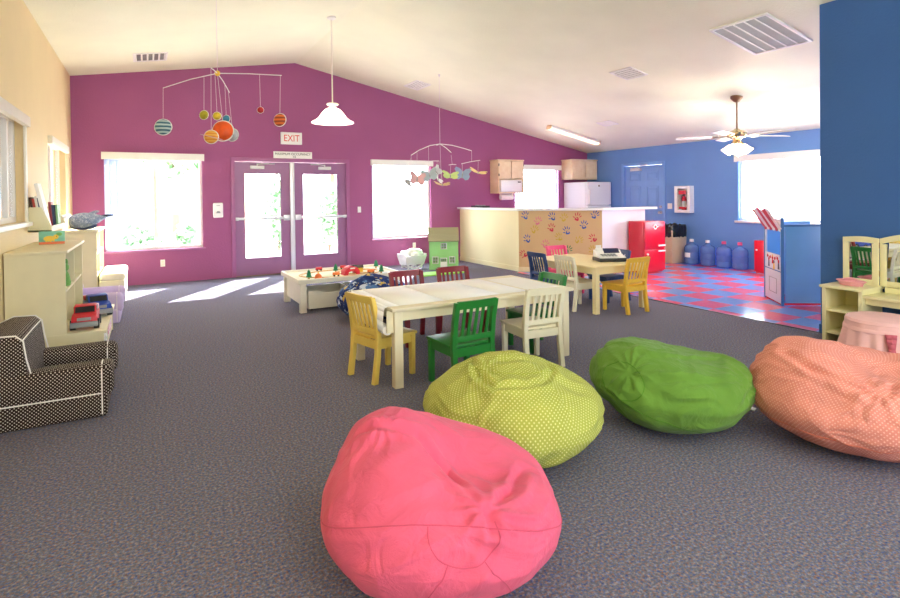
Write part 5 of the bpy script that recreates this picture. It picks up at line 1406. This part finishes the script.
planet('planet', -.031, -.392, .266, .038, M('sea_blue_planet', (52, 138, 170), .5, .3, 30), L3(-.04, -.045, .266))
planet('sun', .038, -.542, .014, .094, M('orange_sun', (248, 92, 22), .5, .2, 14), (0, 0, 0))
planet('planet', .101, -.643, -.39, .058, stripes_mat('amber_planet', (232, 150, 44), (246, 186, 84), 12, 2), L3(.108, -.045, -.39), True, True)
planet('planet', -.031, -.534, .414, .064, M('pale_grey_planet', (186, 190, 200), .5, .3, 20), L3(-.066, -.08, .414))
planet('planet', .395, -.348, .017, .030, M('red_planet', (190, 30, 40), .5, .25, 40), L3(.394, -.012, .01))
planet('planet', .579, -.445, .015, .060, pl2, L3(.588, -.022, .018))

h1 = Vector((4.38, 8.27, 2.27)); zc = ceil_z(4.38) - .008; k_ = .01704
bmob = thing('butterfly_mobile', 'mobile of pastel paper butterflies on bent white rods', 'mobile', h1)
def B3(pxx, pyy, f=0): return L3((pxx - 440) * k_, (144.5 - pyy) * k_, f)
mb = MB(); mb.tube([B3(411, 155.5), B3(419, 150.5), B3(430, 146), B3(440, 144.5), B3(452, 146), B3(463, 149), B3(471.5, 151.7)], .007, 8); mb.build('rod', m_rod, bmob)
mb = MB(); mb.tube([B3(436, 143, .5), B3(440, 144.5), B3(446, 150, -.3), B3(451, 155.5, -.5)], .007, 8); mb.build('rod', m_rod, bmob)
for (a, b) in (((426, 162), (439, 161.5)), ((461, 164.7), (480, 161.3)), ((448.5, 165.6), (456, 165.4))):
    mb = MB(); mb.tube([B3(*a), B3((a[0] + b[0]) / 2, (a[1] + b[1]) / 2 - .4), B3(*b)], .0055, 8); mb.build('small_rod', m_rod, bmob)
mb = MB(); mb.cyl((0, 0, 0), (0, 0, zc - h1.z), .0028, seg=6); mb.lathe([(0, zc - h1.z), (.016, zc - h1.z), (.008, zc - h1.z - .04), (0, zc - h1.z - .05)], seg=10)
for (a, b) in (((411, 155.5), (411, 181)), ((428.5, 146.6), (428.5, 162)), ((440, 144.5), (441, 185)), ((451, 155.5), (452, 165.4)), ((471.5, 151.7), (471.5, 162.7))): mb.cyl(tuple(B3(*a)), tuple(B3(*b)), .0022, seg=6)
mb.build('string', m_string, bmob)
def butterfly(pxx, pyy, f, size, col, rot, fold, hang):
    c = B3(pxx, pyy, f); mat = M('butterfly_paper', col, .6, .08, 12)
    w_ = [(.0, .06), (.05, .11), (.13, .13), (.15, .08), (.11, .02), (.135, -.03), (.11, -.09), (.06, -.10), (.02, -.06), (.0, -.05)]
    root_mb = MB(); root_mb.sphere((0, 0, 0), .012, 10, 8, 1, (1, 5.5, 1))
    for s_ in (-1, 1):
        t = bmesh.new(); t.loops.layers.uv.new('UVMap'); pts = [(s_ * x * size, y * size) for x, y in w_]
        A = [t.verts.new((x, y, 0)) for x, y in pts]; Bv = [t.verts.new((x, y, .004)) for x, y in pts]; n = len(pts)
        t.faces.new(A); t.faces.new(Bv[::-1])
        for i in range(n): t.faces.new((A[i], A[(i + 1) % n], Bv[(i + 1) % n], Bv[i]))
        bmesh.ops.recalc_face_normals(t, faces=t.faces)
        root_mb._merge(t, 0, Matrix.Rotation(-s_ * R(fold), 4, 'Y'))
    o = root_mb.build('butterfly', [mat, m_grey], bmob); o.location = c; o.rotation_euler = tuple(R(v) for v in rot)
    mb = MB(); mb.cyl(tuple(c), tuple(B3(*hang)), .0022, seg=6); mb.build('string', m_string, bmob)
for a in ((405, 182, 0, .9, (196, 200, 206), (50, 35, 20), 20, (411, 158)), (417, 180, -.1, 1.0, (226, 178, 182), (70, 10, -10), 14, (417, 152)), (429.5, 176.5, 0, 1.0, (176, 194, 204), (64, -14, -30), 18, (428.5, 162)), (436.5, 173, .1, .8, (226, 226, 236), (70, -40, -30), 26, (437, 161.6)), (442, 186, -.15, 1.0, (236, 208, 158), (12, 4, -20), 16, (441, 170)),
          (450, 177.5, -.2, 1.0, (208, 232, 146), (34, 6, -24), 14, (450.5, 165.5)), (462, 175.8, 0, 1.0, (150, 170, 206), (66, 8, -30), 14, (462, 164.6)), (477.5, 174, -.05, 1.1, (240, 216, 150), (14, 16, -30), 14, (478, 161.6)), (437.5, 180, .05, .7, (240, 240, 246), (40, 50, 0), 20, (439, 161.5))):
    butterfly(*a)

# ------------------------------------------------------------------ outside
mb = MB(); mb.b2((-45, YP + .17, -.2), (60, 60, -.06)); struct(mb.build('ground_far', M('pale_concrete', (226, 220, 210), .8, .05, .4)))
mb = MB(); mb.b2((-45, -30, -.2), (XL - .15, YP + .17, -.06)); struct(mb.build('ground_left', M('pale_paving', (216, 212, 200), .8, .05, .4)))
mb = MB(); mb.b2((XB + .16, -30, -.2), (60, YP + .17, -.06)); struct(mb.build('ground_right', M('pale_walkway', (226, 220, 210), .8, .05, .4)))
mb = MB(); mb.b2((-3.6, -4, 2.75), (XL - .15, YP + .16, 2.87)); mb.b2((-3.6, -4, -.06), (-3.48, YP + .16, 2.75)); struct(mb.build('wall_sky_blocker', M('sky_blocker_paint', (172, 150, 140), .8)))  # roof and wall added to cut sky glare on the left windows
hs = thing('house', 'pale beige house with a window, across the path outside the left window', 'house', (-1.5, 24, -.06))
mb = MB(); mb.b2((-6.5, 0, 0), (5.2, 6, 5.2)); mb.build('wall', wall_mat('house_stucco', (226, 190, 150)), hs)
mb = MB(); mb.prism([(-.6, 5.0), (3, 7.0), (6.6, 5.0)], -7, 5.7, 'x'); mb.build('roof', M('house_roof', (176, 120, 96), .8), hs)
for x in (-3.5, 1.2):
    mb = MB(); mb.b2((x - .8, -.08, 1.1), (x + .8, 0, 2.7), .02); fw = mb.build('window', m_white, hs); mb = MB(); mb.b2((x - .7, -.1, 1.2), (x - .04, -.085, 2.6)); mb.b2((x + .04, -.1, 1.2), (x + .7, -.085, 2.6)); mb.build('pane', M('dark_pane', (120, 140, 160), .1), fw)
m_leaf = M('leaf_green', (150, 190, 150), .7, .2, 3.0); m_bark = M('bark', (120, 96, 76), .9, .15)
def shrub(lab, x, y, r, h, seed, tree=False):
    s = thing('tree' if tree else 'shrub', lab, 'tree' if tree else 'shrub', (x, y, -.06), 0, 'greenery outside the purple wall')
    rg = random.Random(seed); mb = MB(); z0 = h - 2 * r if tree else .08
    mb.cyl((0, 0, 0), (0, 0, z0 + r * .9), .12 if tree else .03, .06 if tree else .02, 10); mb.build('trunk' if tree else 'stem', m_bark, s)
    bm = bmesh.new(); bm.loops.layers.uv.new('UVMap')
    for _ in range(900 if tree else 420):
        d = Vector((rg.gauss(0, 1), rg.gauss(0, 1), rg.gauss(0, 1))).normalized() * r * rg.random() ** .4
        hh = (h - z0) / 2; c = Vector((d.x, d.y, z0 + hh + d.z / r * hh)); q = Euler((rg.random() * 6, rg.random() * 6, rg.random() * 6)).to_matrix(); l = .16 if tree else .09
        bm.faces.new([bm.verts.new(c + q @ Vector(p) * l) for p in ((-.5, -1, 0), (.5, -1, .1), (.6, .4, 0), (0, 1.2, -.1), (-.6, .4, 0))])
    me = bpy.data.meshes.new('foliage'); bm.to_mesh(me); bm.free(); me.materials.append(m_leaf); o = bpy.data.objects.new('foliage', me); C.objects.link(o); o.parent = s
shrub('tall leafy tree seen through the left window', .75, 18.5, 1.3, 4.6, 1, True)
shrub('slim columnar shrub seen through the left door glass', 3.2, 15.7, .4, 2.2, 2)
shrub('low shrub seen through the left window, left of its middle', -.2, 15.2, .5, .9, 3)
shrub('small low shrub seen through the left window, below the house window', .95, 15.6, .4, .8, 4)
shrub('loose leafy shrub seen through the left half of the right door glass', 4.3, 14.6, .32, 1.9, 5)
shrub('rounded shrub seen through the right half of the right door glass', 5.3, 15.7, .65, 1.8, 6)
shrub('leafy tree seen above the shrubs through the right door glass', 6.2, 20.5, 1.4, 5.2, 7, True)

# ------------------------------------------------------------------ light
w = bpy.data.worlds.new('sky'); scene.world = w; w.use_nodes = True
bg = w.node_tree.nodes['Background']; bg.inputs['Color'].default_value = (.82, .91, 1.0, 1); bg.inputs['Strength'].default_value = 7.0
def add_light(kind, name, loc, energy, color=(1, 1, 1), **kw):
    l = bpy.data.lights.new(name, kind); l.energy = energy; l.color = color
    for k, v in kw.items(): setattr(l, k, v)
    o = bpy.data.objects.new(name, l); C.objects.link(o); o.location = loc; return o
sun = add_light('SUN', 'sun', (8, 20, 12), 18.0, (1, .95, .86), angle=R(.6))
sun.rotation_euler = Vector((-1.34, -2.05, -1.81)).to_track_quat('-Z', 'Y').to_euler()
add_light('POINT', 'fan_lamp', (fx, fy, 1.97), 40, (1, .88, .72), shadow_soft_size=.09)
add_light('POINT', 'pendant_bulb', (2.23, 7.32, 2.40), 12, (1, .88, .7), shadow_soft_size=.06)
for (x_, y_) in ((1.0, -1.4), (4.0, -1.4)):  # unseen fill lights added behind the camera to brighten room and ceiling
    add_light('POINT', 'fill_light', (x_, y_, 2.8), 30, (1, .99, .97), shadow_soft_size=.14)
def portal(name, loc, rot, sx, sy):
    o = add_light('AREA', name, loc, 1, shape='RECTANGLE', size=sx, size_y=sy); o.rotation_euler = rot; o.data.cycles.is_portal = True
def wportal(n, wdw): portal(n, ((wdw[0] + wdw[1]) / 2, YP + .14, (wdw[2] + wdw[3]) / 2), (-PI / 2, 0, 0), wdw[1] - wdw[0], wdw[3] - wdw[2])
wportal('portal_window', W1); wportal('portal_window', W2); wportal('portal_doors', (1.4, 3.3, .3, 1.85))
for (a, b, c_, d_) in ((0.1, 1.5, .8, 2.45), (3.0, 4.4, .8, 2.45), (6.8, 8.6, .8, 2.2)): portal('portal_back', ((a + b) / 2, YS - .14, (c_ + d_) / 2), (PI / 2, 0, 0), b - a, d_ - c_)
for (a, b, c_, d_) in (L1, L2): portal('portal_left', (XL - .13, (a + b) / 2, (c_ + d_) / 2), (0, -PI / 2, 0), d_ - c_, b - a)
portal('portal_right', (XB + .14, (BW[0] + BW[1]) / 2, (BW[2] + BW[3]) / 2), (0, PI / 2, 0), BW[3] - BW[2], BW[1] - BW[0])

# ------------------------------------------------------------------ camera
cd = bpy.data.cameras.new('camera'); cam = bpy.data.objects.new('camera', cd); C.objects.link(cam)
Mr = Matrix(((0.87551317, -0.4830455, -0.01198936), (0.01596071, 0.00411158, 0.99986417), (0.48293059, 0.8755856, -0.01130949)))
rt, up, fw = Vector(Mr[0]), Vector(Mr[1]), Vector(Mr[2])
m4 = Matrix.Identity(4)
for i in range(3): m4[i][0] = rt[i]; m4[i][1] = up[i]; m4[i][2] = -fw[i]
m4.translation = Vector((0, 0, 1.37)); cam.matrix_world = m4
cd.sensor_fit = 'HORIZONTAL'; cd.sensor_width = 36; cd.lens = 549.1 / 900 * 36; cd.shift_y = (202.9 - 299) / 900; cd.clip_start = .02; cd.clip_end = 300
scene.camera = cam
vs_ = scene.view_settings; scene.display_settings.display_device = 'sRGB'; vs_.view_transform = 'Standard'; vs_.look = 'None'; vs_.gamma = 1.0; vs_.use_curve_mapping = False; vs_.exposure = 1.08
scene.cycles.max_bounces = 10; scene.cycles.diffuse_bounces = 6; scene.cycles.transparent_max_bounces = 16; scene.cycles.sample_clamp_indirect = 6.0; scene.cycles.caustics_reflective = False; scene.cycles.caustics_refractive = False
